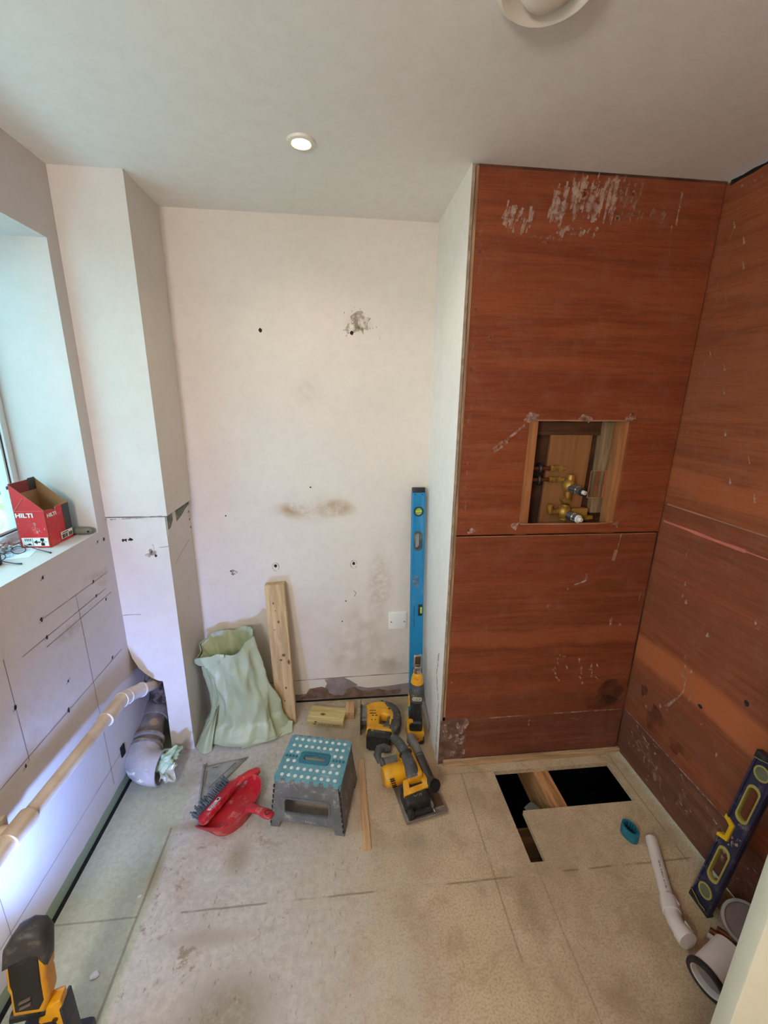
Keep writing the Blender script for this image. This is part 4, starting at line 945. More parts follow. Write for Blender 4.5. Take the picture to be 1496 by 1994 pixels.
# ---- oscillating multi tool standing upright on its battery
t = thing('oscillating_multi_tool', 'slim yellow and grey multi tool standing on its battery against the blue level', 'multi tool', (.362, 1.745, 0), -.12)
b = MB(); b.box((0, 0, .028), (.078, .115, .050), bev=.010, seg=3); b.box((0, .0, .014), (.086, .122, .026), bev=.008); ba = b.build('battery', M_blk, t)
b = MB(); b.box((0, -.002, .056), (.084, .118, .018), bev=.006); b.box((0, -.055, .042), (.070, .018, .034), bev=.004); b.box((-.040, -.0, .040), (.008, .09, .04), bev=.003); b.build('battery_band', M_yel, ba)
b = MB(); b.box((0, -.066, .040), (.03, .004, .016), bev=.001); b.box((0, -.066, .025), (.044, .004, .006)); b.build('release_button', mat('orange button', (206, 112, 30), .5), ba)
b = MB(); b.box((0, .0, .090), (.066, .095, .060), bev=.014, seg=3); b.tube([(0, -.004, .10), (0, -.004, .14), (.0, -.002, .18), (0, .0, .215)], [.033, .028, .027, .034], 24); ft = b.build('handle', M_blk, t, ang=55)
b = MB(); b.box((-.026, -.034, .112), (.022, .022, .020), bev=.006); b.build('dial', M_yel, ft)
b = MB(); b.tube([(0, 0, .205), (0, 0, .225), (0, -.001, .255), (0, -.001, .285), (0, .0, .315), (0, .0, .335)], [.032, .037, .038, .036, .032, .026], 28, flat=.95); bd = b.build('body_grip', M_gry, t, ang=60)
b = MB(); b.prism(rrect(.048, .020, .009), .003, T(0, -.0385, .248) @ rot(PI/2, 0, 0), holes=[rrect(.044, .016, .007)]); b.text('DEWALT', .0125, T(0, -.0385, .248) @ rot(PI/2, 0, 0), ext=.001, xs=.85, bold=.0003); b.build('lettering', M_logo, bd)
b = MB(); b.box((-.036, .0, .215), (.010, .03, .060), bev=.004); b.build('side_accent', M_yel, bd)
b = MB(); b.tube([(0, 0, .318), (0, 0, .335), (0, .0, .355), (0, .0, .372)], [.0315, .030, .025, .018], 24); b.box((0, -.018, .345), (.034, .014, .04), bev=.005); hd = b.build('head', M_yel, t, ang=55)
b = MB(); b.box((0, -.0255, .346), (.008, .002, .008)); b.build('lamp', M_blk, hd)
b = MB(); b.tube([(0, 0, .37), (0, 0, .395)], [.017, .015], 20); b.box((0, -.004, .402), (.034, .022, .024), bev=.005); b.box((0, .006, .43), (.040, .012, .075), bev=.005); b.box((-.016, -.004, .43), (.006, .012, .06), bev=.002); b.build('tool_clamp', M_steel, t)
b = MB(); b.box((0, -.0015, .438), (.026, .004, .042), bev=.002); b.build('clamp_recess', mat('brown clamp shadow steel', (86, 66, 56), .4, .6), t)

# ---- site work light standing by the left wall, facing along it
HX, HY = -.757, .748
t = thing('work_light', 'black and yellow upright work light at the lower left next to the white wall', 'work light', (HX, HY, 0), .10)
hf = T(.004, 0, .250) @ rot(-.10, .04, 0) @ Matrix.Diagonal((.72, .82, .96, 1))
out_ = [(-.042, .0), (.034, -.004), (.047, .030), (.045, .075), (.041, .085), (.048, .100), (.048, .155), (.040, .190), (.022, .205), (-.020, .200), (-.042, .180), (-.046, .120), (-.048, .075), (-.042, .060)]
b = MB(); b.prism(out_, .052, hf @ rot(PI/2, 0, 0), bev=.010); b.build('head', M_yel, t, ang=50)
b = MB(); b.prism([(-.036, .012), (.026, .008), (.039, .028), (.037, .080), (.037, .172), (-.040, .165), (-.041, .09), (-.037, .075)], .012, hf @ T(0, -.024, 0) @ rot(PI/2, 0, 0), bev=.004); bk = b.build('rubber_back', M_blk, t, ang=50)
M_rib = mat('grey slot rib', (112, 96, 88), .5)
for z in (.022, .038):
    b = MB(); b.tube([(-.022, -.0315, z), (.012, -.0315, z+.010)], .005, 10, M=hf, flat=.6); b.build('slot_rib', M_rib, bk)
b = MB(); b.prism([(-.049, .150), (.036, .176), (.049, .158), (.052, .190), (.040, .210), (.012, .216), (-.020, .206), (-.044, .180)], .062, hf @ rot(PI/2, 0, 0), bev=.014); b.build('end_cap', mat('dark grey cap', (64, 62, 62), .5, dust=.15), t, ang=50)
b = MB(); b.box((0, .0275, .100), (.070, .004, .135), M=hf, bev=.001); lens = b.build('lens', emit('cool led panel', (214, 226, 255), 30), t)
ld = bpy.data.lights.new('led_beam', 'AREA'); ld.shape = 'RECTANGLE'; ld.size = .066; ld.size_y = .13; ld.energy = WORK_W; ld.color = WORK_COL; ld.spread = math.radians(105)
lo_ = bpy.data.objects.new('led_beam', ld); C.objects.link(lo_); lo_.parent = t; lo_.matrix_local = hf @ T(0, .036, .100) @ rot(PI/2+.28, 0, .12)
b = MB(); b.box((0, .0, .232), (.030, .030, .05), bev=.006); b.cyl((-.05, 0, .215), (.05, 0, .215), .014, seg=18); b.build('pivot', M_blk, t)
b = MB(); b.prism([(.024, .195), (.040, .212), (.048, .240), (.064, .244), (.066, .03), (.052, .03), (.050, .165), (.042, .185), (.028, .165)], .036, T(-.008, -.0, 0) @ rot(PI/2, 0, 0), bev=.008); b.build('frame_arm', M_yel, t, ang=50)
b = MB(); b.box((.010, 0, .115), (.075, .08, .16), bev=.014, seg=3); M_nvb = mat('navy black battery base', (44, 46, 60), .5, dust=.1); b.build('handle_body', M_nvb, t)
b = MB(); b.box((.015, 0, .02), (.13, .12, .04), bev=.012); b.build('base', M_nvb, t)
b = MB(); b.box((.063, .004, .13), (.008, .046, .20), bev=.004); b.build('side_cover', M_nvb, t)
b = MB(); b.prism(circ(.006, 16), .004, T(.047, -.019, .200) @ rot(PI/2, 0, 0)); b.build('pivot_screw', mat('brass coloured screw', (150, 110, 30), .4, .8), t)
# ================================================================== THINGS: levels, plate, valve, small items
M_blue = mat('bright blue level enamel', (0, 124, 176), .4, var=.05, scale=8, dust=.12, bscale=20)
M_vial = mat('yellow green vial', (176, 216, 60), .15)
M_vial2 = mat('pale green vial', (160, 186, 140), .15)
p0 = Vector((.3825, 1.866, .0)); p1 = Vector((.385, 2.008, 1.238))
zz_ = (p1-p0).normalized(); xx_ = Vector((1, 0, 0)); xx_ = (xx_-zz_*xx_.dot(zz_)).normalized(); yy_ = zz_.cross(xx_)
Mx = Matrix((xx_, yy_, zz_)).transposed().to_4x4(); Mx.translation = p0+Vector((0, 0, .002))
LL = (p1-p0).length
t = thing('spirit_level', 'tall bright blue spirit level leaning upright in the corner by the stub wall', 'spirit level', M=Mx)
Wd, Th = .066, .024; fx = rot(PI/2, 0, 0)
hand = lambda z: [(x, y+z) for x, y in rrect(.038, .096, .018)]
b = MB(); b.prism([(-Wd/2, .012), (Wd/2, .012), (Wd/2, LL-.018), (-Wd/2, LL-.018)], Th, fx, holes=[circ(.021, 28, 0, LL-.118), hand(LL-.268), hand(.255), [(Wd/2-.026, .585), (Wd/2-.006, .585), (Wd/2-.006, .640), (Wd/2-.026, .640)], circ(.0035, 10, -.018, LL-.034), circ(.0035, 10, .018, LL-.034)], bev=.0008)
b.build('body', M_blue, t, ang=30)
for z, l_ in ((LL-.012, 1), (.008, 0)):
    b = MB(); b.box((0, 0, z), (Wd-.002, Th+.002, .026), bev=.003); b.box((0, -Th/2-.0015, z), (.045, .003, .014), bev=.001); b.build('end_cap', M_blk, t)
b = MB(); b.lathe([(.018, -.015), (.025, -.015), (.025, .015), (.018, .015)], T(0, 0, LL-.118) @ fx, 32, close=True); rg = b.build('vial_ring', M_blk, t)
b = MB(); b.lathe([(0, .010), (.018, .010), (.018, -.010), (0, -.010)], T(0, 0, LL-.118) @ fx, 32); b.build('vial', M_vial2, rg)
b = MB(); b.cyl((-.016, -.0115, LL-.118), (.016, -.0115, LL-.118), .006); b.build('bubble_tube', M_vial, rg)
for z in (LL-.268, .255):
    b = MB(); b.prism(hand(z), Th+.006, fx, holes=[[(x*.72-.002, (y-z)*.86+z) for x, y in hand(z)]], bev=.002); gr = b.build('hand_grip', M_gry, t, ang=40)
b = MB(); pts_ = [(-.012, -.040), (-.006, -.046), (.006, -.042), (.010, -.030), (.006, -.008), (.006, .010), (.011, .030), (.006, .042), (-.006, .044), (-.012, .036)]
b.box((Wd/2-.016, 0, .6125), (.024, Th+.004, .064), bev=.005); vb = b.build('edge_vial_housing', M_blk, t)
b = MB(); b.box((Wd/2-.012, -Th/2-.0015, .6125), (.010, .004, .034), bev=.002); b.build('edge_vial', M_vial, vb)
b = MB(); b.box((-.008, -Th/2-.0006, LL-.480), (.030, .0006, .056)); b.build('worn_label', scuffmat('worn grey label', (120, 132, 150), .35, .6, 60, .8), t)
b = MB()
for i in range(14): b.box((-.014, -Th/2-.0005, .585+i*.0035-.0), (.003, .0008, .002 if i % 3 else .003))
for i in range(13): b.box((-.014, -Th/2-.0005, .525+i*.0037), (.003, .0008, .002 if i % 4 else .0032))
b.build('printed_scale', M_hole, t)

t = thing('blanking_plate', 'square white electrical blanking plate on the back wall beside the blue level', 'blanking plate', (.301, D, .494))
b = MB(); b.box((0, -.005, 0), (.096, .010, .098), bev=.003); b.box((0, -.0015, -.001), (.100, .003, .103), bev=.001); pl = b.build('plate', M_trimw, t)
for s_ in (-1, 1):
    b = MB(); b.lathe([(0, .0012), (.0032, .001), (.0038, 0)], T(s_*.036, -.010, -.006) @ fx, 14); b.build('screw', mat('dull screw', (112, 104, 96), .5, .6), t)

# ---- dark blue level against the right wall
M_navy = mat('navy level enamel', (42, 42, 72), .45, c2=(34, 34, 58), scale=9, dust=.25, bscale=40)
M_yrim = mat('pale yellow rim', (168, 154, 76), .5, var=.05)
p0 = Vector((1.212, .915, .003)); p1 = Vector((1.316, .920, .600))
zz_ = (p1-p0).normalized(); xx_ = Vector((0, -1, 0)); xx_ = (xx_-zz_*xx_.dot(zz_)).normalized(); yy_ = zz_.cross(xx_)
Mx = Matrix((xx_, yy_, zz_)).transposed().to_4x4(); Mx.translation = p0; LL = (p1-p0).length
# local x: towards the camera, local y: towards the wall, local -y: towards the room
t = thing('spirit_level', 'dark blue spirit level with yellow rimmed slots leaning on the right wall', 'spirit level', M=Mx)
Wd, Th = .070, .022; sl = lambda z, k=1.0: [(x*k, y*k+z) for x, y in rrect(.036, .128, .018)]
s1, s2 = .178, .432; nt = (.268, .342)
b = MB(); b.prism([(-Wd/2, .0), (Wd/2, 0), (Wd/2, LL), (-Wd/2, LL), (-Wd/2, nt[1]), (-Wd/2+.026, nt[1]-.012), (-Wd/2+.026, nt[0]+.012), (-Wd/2, nt[0])], .012, fx @ T(0, 0, 0), holes=[sl(s1), sl(s2), circ(.020, 28, 0, .062), circ(.020, 28, 0, .552)], bev=.001)
b.box((-Wd/2+.003, 0, nt[0]/2), (.006, Th, nt[0]), bev=.001); b.box((-Wd/2+.003, 0, (nt[1]+LL)/2), (.006, Th, LL-nt[1]), bev=.001); b.box((Wd/2-.003, 0, LL/2), (.006, Th, LL), bev=.001)
b.build('body', M_navy, t, ang=30)
for z in (s1, s2):
    b = MB(); b.prism(sl(z, 1.09), .016, fx, holes=[sl(z, .96)], bev=.0015); b.build('slot_rim', M_yrim, t)
b = MB(); b.prism([(-Wd/2-.002, nt[0]-.006), (-Wd/2+.030, nt[0]+.006), (-Wd/2+.030, nt[1]-.006), (-Wd/2-.002, nt[1]+.006), (-Wd/2-.002, nt[1]-.004), (-Wd/2+.020, nt[1]-.016), (-Wd/2+.020, nt[0]+.016), (-Wd/2-.002, nt[0]+.004)], .026, fx, bev=.001); b.build('centre_window', mat('bright yellow plastic', (226, 180, 20), .4), t)
for z in (.062, .552):
    b = MB(); b.lathe([(.0195, -.010), (.0245, -.010), (.0245, .010), (.0195, .010)], T(0, 0, z) @ fx, 32, close=True); rg = b.build('vial_rim', M_yrim, t)
    b = MB(); b.lathe([(0, .007), (.020, .007), (.020, -.007), (0, -.007)], T(0, 0, z) @ fx, 28); b.build('vial', mat('dim green vial', (116, 118, 92), .2), rg)
for z, s_ in ((-.0, 1), (LL, -1)):
    b = MB(); b.prism([(-Wd/2-.001, z-s_*.003), (-Wd/2-.001, z+s_*.020), (-Wd/2+.018, z+s_*.016), (.004, z+s_*.008), (Wd/2-.010, z+s_*.010), (Wd/2+.001, z+s_*.004), (Wd/2+.001, z-s_*.003)], Th+.003, fx, bev=.002); ec = b.build('end_cap', M_blk, t)
    b = MB(); b.tube([(-Wd/2, -Th/2-.002, z+s_*.021), (-Wd/2+.018, -Th/2-.002, z+s_*.017), (.004, -Th/2-.002, z+s_*.009), (Wd/2-.010, -Th/2-.002, z+s_*.011)], .0012, 8); b.build('cap_line', M_yrim, ec)
b = MB(); f_ = lambda u, v, e=0: Vector((u, -.0062-e, v))
for i in range(16): b.patch((random.gauss(.012, .010), random.gauss(.285, .03)), random.uniform(.0015, .005), random.uniform(.002, .006), f_, 0, 8, .5)
o = b.build('plaster_splash', M_smear, t); o['kind'] = 'stuff'

# ---- shower mixer valve and pipes in the cut-out
M_brass = mat('raw brass', (184, 146, 66), .42, .5, c2=(156, 118, 48), scale=14)
M_copper = mat('dull copper', (150, 96, 64), .4, .8, c2=(112, 66, 44), scale=10)
M_chrome = mat('chrome spline', (190, 188, 186), .25, .9)
M_wcap = mat('white plastic cap', (226, 220, 216), .4)
BY = 1.655
t = thing('shower_mixer_valve', 'brass shower mixer valve body mounted inside the cut-out in the plywood', 'shower valve', (.952, BY-.012, 1.19))
L = lambda p: Vector(p)-Vector((.952, BY-.012, 1.19))
vx = .952
b = MB(); b.tube([L((vx, BY-.03, 1.372)), L((vx, BY-.03, 1.35)), L((vx-.004, BY-.03, 1.335))], [.016, .016, .020], 20)
q = bmesh.new(); bmesh.ops.create_uvsphere(q, u_segments=28, v_segments=18, radius=1)
b.take(q, T(*L((vx-.004, BY-.03, 1.325))) @ Matrix.Diagonal((.027, .027, .030, 1)))
b.tube([L((vx-.004, BY-.03, 1.30)), L((vx-.006, BY-.03, 1.255))], [.016, .015], 20); b.tube([L((vx-.006, BY-.03, 1.268)), L((vx-.006, BY-.03, 1.256))], .020, 8)
q = bmesh.new(); bmesh.ops.create_uvsphere(q, u_segments=28, v_segments=18, radius=1)
b.take(q, T(*L((vx-.012, BY-.03, 1.212))) @ Matrix.Diagonal((.031, .028, .034, 1)))
b.tube([L((vx-.01, BY-.03, 1.245)), L((vx-.012, BY-.03, 1.18))], [.018, .018], 20)
b.build('body', M_brass, t, ang=50)
b = MB(); b.tube([L((vx-.03, BY-.03, 1.212)), L((vx-.066, BY-.032, 1.213))], .012, 18); b.tube([L((vx-.062, BY-.032, 1.211)), L((vx-.075, BY-.032, 1.214)), L((vx-.077, BY-.032, 1.225)), L((vx-.077, BY-.032, 1.242))], [.012, .014, .012, .012], 18); b.tube([L((vx-.077, BY-.032, 1.240)), L((vx-.077, BY-.032, 1.247))], .014, 6); b.tube([L((vx-.040, BY-.03, 1.212)), L((vx-.048, BY-.03, 1.212))], .016, 6); b.build('inlet_elbow', M_brass, t, ang=40)
b = MB(); b.box(L((vx+.055, BY-.022, 1.205)), (.075, .03, .045), bev=.006); b.box(L((vx+.09, BY-.018, 1.183)), (.07, .02, .016), M=None, bev=.004); b.tube([L((vx+.0, BY-.025, 1.18)), L((vx+.11, BY-.02, 1.178))], .009, 12); b.build('outlet_bracket', M_brass, t)
b = MB(); b.lathe([(0, 0), (.010, 0), (.014, .010), (.010, .02), (.010, .03), (0, .03)], T(*L((vx-.032, BY-.035, 1.27))) @ rot(PI/2, 0, 0), 16); b.build('bleed_screw', M_brass, t)
for (zc, col_, nm) in ((1.318, M_chrome, 'flow_spindle'), (1.205, M_chrome, 'temperature_spindle')):
    d_ = Vector((.030, -.085, -.010)).normalized(); s0 = L((vx-.002, BY-.045, zc)); b = MB()
    b.tube([s0, s0+d_*.032], [.020, .019], 24); b.tube([s0+d_*.03, s0+d_*.052], .015, 24)
    for q_ in range(10):
        a = 2*PI*q_/10; u_ = d_.cross(Vector((0, 0, 1))).normalized(); w_ = d_.cross(u_); b.cyl(s0+d_*.032+(u_*math.cos(a)+w_*math.sin(a))*.015, s0+d_*.052+(u_*math.cos(a)+w_*math.sin(a))*.015, .002, seg=6)
    sp_ = b.build(nm, col_, t, ang=40)
    b = MB(); b.tube([s0+d_*.050, s0+d_*.058], .0165, 24); b.build('collar', M_blk if zc > 1.3 else M_wcap, sp_)
    b = MB(); b.tube([s0+d_*.056, s0+d_*.072], [.009, .008], 18); b.build('spline_cap', M_wcap, sp_)
for z, lab in ((1.396, 'upper of two copper feed pipes with brass valve inside the cut-out'), (1.349, 'lower of two copper feed pipes with brass valve inside the cut-out')):
    t = thing('feed_pipe', lab, 'pipe', (.809, BY-.018, z))
    b = MB(); b.cyl((-.045, 0, 0), (.060, 0, 0), .0085, seg=18); b.build('tube', M_copper, t)
    b = MB(); b.lathe([(.009, -.006), (.020, -.006), (.024, 0), (.020, .006), (.009, .006)], T(.006, 0, 0) @ rot(0, PI/2, 0), 24, close=True); b.build('pipe_collar', M_blk, t)
    b = MB(); b.tube([(.052, 0, 0), (.064, 0, 0)], .014, 6); b.tube([(.064, 0, 0), (.092, 0, 0)], .011, 18); b.tube([(.070, 0, 0), (.084, 0, 0)], .0135, 18); b.tube([(.090, 0, 0), (.102, 0, 0)], .014, 6); b.tube([(.102, 0, 0), (.118, 0, 0)], .008, 14); b.build('isolating_valve', M_brass, t, ang=40)
    b = MB(); b.cyl((.077, -.010, 0), (.077, -.016, 0), .005, seg=12); b.build('slot_screw', M_chrome, t)
M_studA = wood('warm stud timber', (176, 120, 72), (146, 92, 52), 2, .9, knots=[((.735, 1.58, 1.50), (.006, .03, .006)), ((.74, 1.58, 1.24), (.006, .03, .006)), ((1.12, 1.58, 1.26), (.006, .03, .007)), ((1.11, 1.58, 1.22), (.005, .03, .006))])
def part_box(name, c, s_, m_, lab, cat, bev=.002, R=None, grp=None):
    b = MB(); b.box((0, 0, 0), s_, bev=bev); o = b.build(name, m_); o.location = c
    if R: o.rotation_euler = R
    return tag(o, lab, cat, grp)
part_box('timber_stud', (.7385, DQ+.012+.024, 1.30), (.043, .046, .80), M_studA, 'left upright pine stud framing the cut-out in the plywood', 'stud')
part_box('timber_stud', (1.121, DQ+.012+.024, 1.30), (.043, .046, .80), M_studA, 'right upright pine stud framing the cut-out in the plywood', 'stud')
part_box('timber_rail', (.93, DQ+.105, 1.575), (.36, .024, .09), wood('dark rail timber', (96, 60, 34), (70, 42, 24), 0, .9), 'dark horizontal rail across the top inside the cut-out', 'rail')
part_box('timber_rail', (1.095, DQ+.100, 1.40), (.05, .03, .40), wood('weathered pale stud', (168, 144, 110), (130, 102, 70), 2), 'pale weathered upright behind the right stud in the cut-out', 'stud')
part_box('backing_board', (.945, BY+.006, 1.345), (.180, .016, .40), wood('light pine board', (158, 110, 66), (140, 94, 54), 2, .5), 'light pine board behind the brass valve in the cut-out', 'board', R=(0, .030, 0))
t = thing('pipe_bracket', 'square clear plate with an orange edge on the right side inside the cut-out', 'bracket', (1.075, BY-.035, 1.33))
b = MB(); b.prism([(-.044, -.058), (.042, -.058), (.044, .058), (-.042, .058)], .003, fx, holes=[[(-.041, -.055), (.020, -.055), (.022, .055), (-.039, .055)]]); b.build('frame', mat('tan clear plastic edge', (176, 118, 82), .4), t)
b = MB(); b.prism([(.022, -.056), (.041, -.056), (.043, .056), (.024, .056)], .005, fx); b.build('orange_edge', mat('orange plastic edge', (206, 96, 56), .5), t)
b = MB(); b.box((-.006, .006, 0), (.018, .004, .110)); b.cyl((.012, 0, .0), (.012, -.01, 0), .004); b.build('mounting_strip', mat('dull brown strip', (132, 84, 56), .5), t)

# ---- teal ring, white pipes and odds and ends on the right
M_ring = mat('teal rubber', (30, 122, 142), .5, c2=(22, 100, 118), scale=20)
t = thing('pipe_insert', 'small teal ribbed plastic ring standing on the bare floor near the hatch', 'pipe insert', (1.122, 1.166, 0), .15)
tear = []
for i in range(36):
    a = 2*PI*i/36; r_ = .026+.010*max(0, math.cos(a+PI/2))**3; tear.append((r_*math.cos(a)*.95, r_*math.sin(a)*1.15))
b = MB(); b.prism(tear, .042, T(0, 0, .021), holes=[[(x*.80, y*.80) for x, y in tear]], bev=.001); rb = b.build('shell', M_ring, t, ang=40)
b = MB()
for i in range(0, 36, 3):
    x, y = tear[i]; b.box((x*.74, y*.74, .024), (.005, .005, .036), M=None, bev=.001)
b.build('ribs', mat('dark teal ribs', (20, 84, 100), .5), rb)
t = thing('waste_pipe', 'straight white plastic pipe with a bent end lying on the floor at right', 'pipe', (1.13, 1.0, 0))
L = lambda p: Vector(p)-Vector((1.13, 1.0, 0))
b = MB(); b.tube([L((1.186, 1.125, .021)), L((1.081, .895, .021))], .0205, 28); b.lathe([(0, .001), (.017, .001), (.0205, 0)], frame(L((1.186, 1.125, .021)), L((1.20, 1.156, .021))), 24); pp = b.build('pipe', M_wpvc2, t)
dv = Vector((1.081-1.186, .895-1.125, 0)).normalized(); nv = Vector((dv.y, -dv.x, 0))
b = MB()
for i in range(26):
    q = L((1.186, 1.125, .021))+dv*(.10+.0052*i)+Vector((0, 0, .0203))+nv*.0015
    if i % 7 != 5: b.box((random.uniform(-.0003, .0003), 0, 0), (random.choice((.0014, .0026)), random.choice((.0036, .0050)), .0008), M=T(*q) @ Matrix.Rotation(math.atan2(dv.y, dv.x), 4, 'Z'))
b.build('printed_text', M_hole, pp)
b = MB(); e = [L(p) for p in ((1.090, .914, .024), (1.078, .888, .026), (1.068, .862, .030), (1.064, .848, .034), (1.062, .832, .037), (1.062, .818, .039))]
b.tube(e, .0245, 28)
b.tube([e[0]+(e[0]-e[1])*.6, e[0], e[1]], [.026, .028, .028], 28); b.tube([e[4], e[5], e[5]+(e[5]-e[4])*.9], [.0275, .0285, .0285], 28); b.build('elbow', M_wpvc2, t, ang=50)
for q_, dx_ in ((e[0], .020), (e[4], .022)):
    b = MB(); b.box(q_+Vector((dx_, 0, .010)), (.004, .032, .02), bev=.001); b.build('locking_tab', M_wpvc2, t)
# pan connector with black seal
ca = Vector((1.030, .708, .058)); cd = Vector((.90, .30, .16)).normalized()
Mc = frame(ca, ca+cd, (0, 0, 1))
t = thing('pan_connector', 'wide white pipe connector with a black rubber seal in front of the door', 'pipe connector', M=Mc @ Matrix.Scale(.84, 4))
b = MB(); b.lathe([(.050, .000), (.056, .000), (.0565, .02), (.0565, .145), (.050, .145), (.050, .02)], None, 48, close=True); b.build('sleeve', M_wpvc2, t, ang=40)
b = MB(); b.lathe([(0, .020), (.0502, .020), (.0502, .026), (0, .026)], None, 40); b.build('inner_web', mat('mauve grey inner wall', (150, 136, 134), .5), t)
b = MB(); b.lathe([(.050, -.006), (.0635, -.006), (.066, .002), (.064, .010), (.0575, .012), (.0575, .002), (.052, .0)], None, 56, close=True); b.build('rubber_seal', M_blk, t, ang=40)
b = MB(); b.lathe([(.046, -.002), (.0515, -.004), (.0515, .006), (.046, .006)], None, 48, close=True); b.build('lip', M_wpvc2, t)
# copper tubes and the grey ring, cardboard scrap
t0 = None
for i, (a_, c_, z, lab) in enumerate((((1.176, .842), (1.298, .704), .012, 'reddish copper tube lying on the floor behind the pipe connector'), ((1.202, .842), (1.324, .704), .012, 'second copper tube beside it, closer to the right wall'))):
    b = MB(); d_ = Vector((c_[0]-a_[0], c_[1]-a_[1], 0)); b.tube([(0, 0, 0), d_], .0095, 16); o = b.build('copper_tube', M_copper); o.location = (a_[0], a_[1], z-.0025); tag(o, lab, 'tube', 'copper tubes by the right wall')
b = MB(); b.tube([(0, 0, 0), (.10, -.125, 0)], .0085, 16); o = b.build('plastic_tube', M_wpvc2); o.location = (1.158, .832, .0085); tag(o, 'thin white plastic tube beside the copper tubes near the door', 'tube')
t = thing('pipe_flange', 'round dusky plastic flange leaning by the right wall under the navy level', 'flange', (1.270, .822, .056))
b = MB(); b.lathe([(.052, -.008), (.060, -.008), (.062, 0), (.060, .010), (.052, .010)], frame((0,0,0),(-.45,-.35,.82)), 48, close=True); b.build('rim', mat('pale grey plastic', (170, 158, 152), .4), t)
b = MB(); b.lathe([(0, .004), (.053, .004), (.053, -.004), (0, -.004)], frame((0,0,0),(-.45,-.35,.82)), 40); b.build('disc', mat('mauve grey disc', (132, 112, 106), .5), t)
b = MB(); b.box((0, 0, 0), (.075, .10, .016), bev=.002); o = b.build('wood_scrap', wood('brown scrap timber', (140, 104, 72), (104, 74, 48), 1)); o.location = (1.296, .925, .0085); o.rotation_euler = (0, 0, .12)
tag(o, 'brown scrap of board on the floor under the leaning navy level', 'wood scrap')

# ================================================================== windowsill
M_card = mat('brown cardboard inside', (170, 132, 92), .85, var=.08)
M_cred = mat('red printed card', (206, 30, 36), .45, c2=(190, 22, 30), scale=10, dust=.15, bscale=40)
M_cdk = mat('dark grey printed card', (56, 60, 60), .5)
t = thing('screw_box', 'red open-topped cardboard screw box with slanted sides on the windowsill', 'box', (-1.070, 1.575, ZS+.001), -.02)
bw, bd, hl, hh = .098, .128, .135, .228      # width along x, depth along y, low side (room), high side (window)
th = .0022
def panel_(pts, nx, m_, name='wall_panel'):
    b = MB(); n = Vector(nx)*th; v = [Vector(p) for p in pts]; k_ = len(v)
    b._add([p for p in v]+[p-n for p in v], [list(range(k_)), list(range(k_, 2*k_))[::-1]]); b.bm.faces.ensure_lookup_table()
    b.bm.faces[0].material_index = 0; b.bm.faces[1].material_index = 1
    b2 = [[i, (i+1) % k_, k_+(i+1) % k_, k_+i] for i in range(k_)]; b.bm.verts.ensure_lookup_table()
    for f in b2: b.bm.faces.new([b.bm.verts[i] for i in f]).material_index = 1
    return b.build(name, [m_, M_card], t, smooth=False)
x0, x1, y0, y1 = -bw/2, bw/2, -bd/2, bd/2
front = panel_([(x0, y0, 0), (x1, y0, 0), (x1, y0, hl), (x0, y0, hh)], (0, -1, 0), M_cred, 'front_panel')
rear = panel_([(x0, y1, 0), (x1, y1, 0), (x1, y1, hl), (x0, y1, hh)], (0, 1, 0), M_cdk, 'rear_panel')
right = panel_([(x1, y0, 0), (x1, y1, 0), (x1, y1, hl), (x1, y0+.06, hl), (x1, y0+.055, hl-.012), (x1, y0+.04, hl-.004), (x1, y0, hl)], (1, 0, 0), M_cred, 'side_panel')
left = panel_([(x0, y0, 0), (x0, y1, 0), (x0, y1, hh), (x0, y0, hh)], (-1, 0, 0), M_cred, 'side_panel')
b = MB(); b.box((0, 0, .001), (bw-.005, bd-.005, .002)); b.build('bottom', M_card, t)
b = MB(); b.box((x0+th+.0008, y0+.045, hh-.020), (.0012, .085, .040)); b.build('inside_flap', mat('dull red inner flap', (140, 34, 40), .6), t)
b = MB(); b.box((x0+th+.0008, y0+.105, hh-.018), (.0012, .034, .044)); b.build('inside_flap', M_cdk, t)
b = MB(); b.box((x1+.0006, y1-.018, hl/2+.017), (.0008, .036, hl-.036)); b.build('dark_stripe', M_cdk, t)
M_wht = mat('white print', (236, 234, 230), .5, var=.02)
b = MB(); b.text('HILTI', .021, T(-.017, y0-.0006, .117) @ rot(PI/2, 0, 0), xs=1.2, bold=.0006); b.build('lettering', M_wht, front)
b = MB(); b.text('HILTI', .018, T(x1+.0006, y0+.034, .112) @ rot(0, 0, PI/2) @ rot(PI/2, 0, 0), xs=1.15, bold=.0005); b.build('lettering', M_wht, right)
b = MB(); b.box((.002, y0-.0006, .0215), (.086, .0008, .031)); lb = b.build('pictogram_label', M_wht, front)
b = MB(); yy2 = y0-.0013
for i in range(4): b.box((-.030+i*.006, yy2, .029), (.002, .0006, .010)); b.box((-.030+i*.006, yy2, .030), (.004, .0006, .002))
b.prism([(-.032, .010), (-.016, .017), (-.010, .010)], .0006, T(0, yy2, 0) @ rot(PI/2, 0, 0)); b.box((-.006, yy2, .0215), (.0012, .0006, .027))
b.prism([(-.003, .021), (.008, .029), (.008, .013)], .0006, T(0, yy2, 0) @ rot(PI/2, 0, 0)); b.box((.013, yy2, .021), (.010, .0006, .004))
b.box((.026, yy2, .030), (.012, .0006, .010)); b.box((.026, yy2, .013), (.012, .0006, .010)); b.box((.026, yy2, .0215), (.028, .0006, .0012)); b.box((.026, yy2, .0215), (.003, .0006, .028))
b.build('pictogram', M_hole, lb)
b = MB(); b.box((x1+.0014, y1-.035, .023), (.0008, .064, .026)); lb = b.build('barcode_label', M_wht, right)
b = MB()
for i in range(9): b.box((x1+.0021, y1-.062+i*.0034, .019), (.0006, random.choice((.001, .002)), .014))
for i in range(5): b.box((x1+.0021, y1-.026+i*.0045, .019), (.0006, .0025, .014))
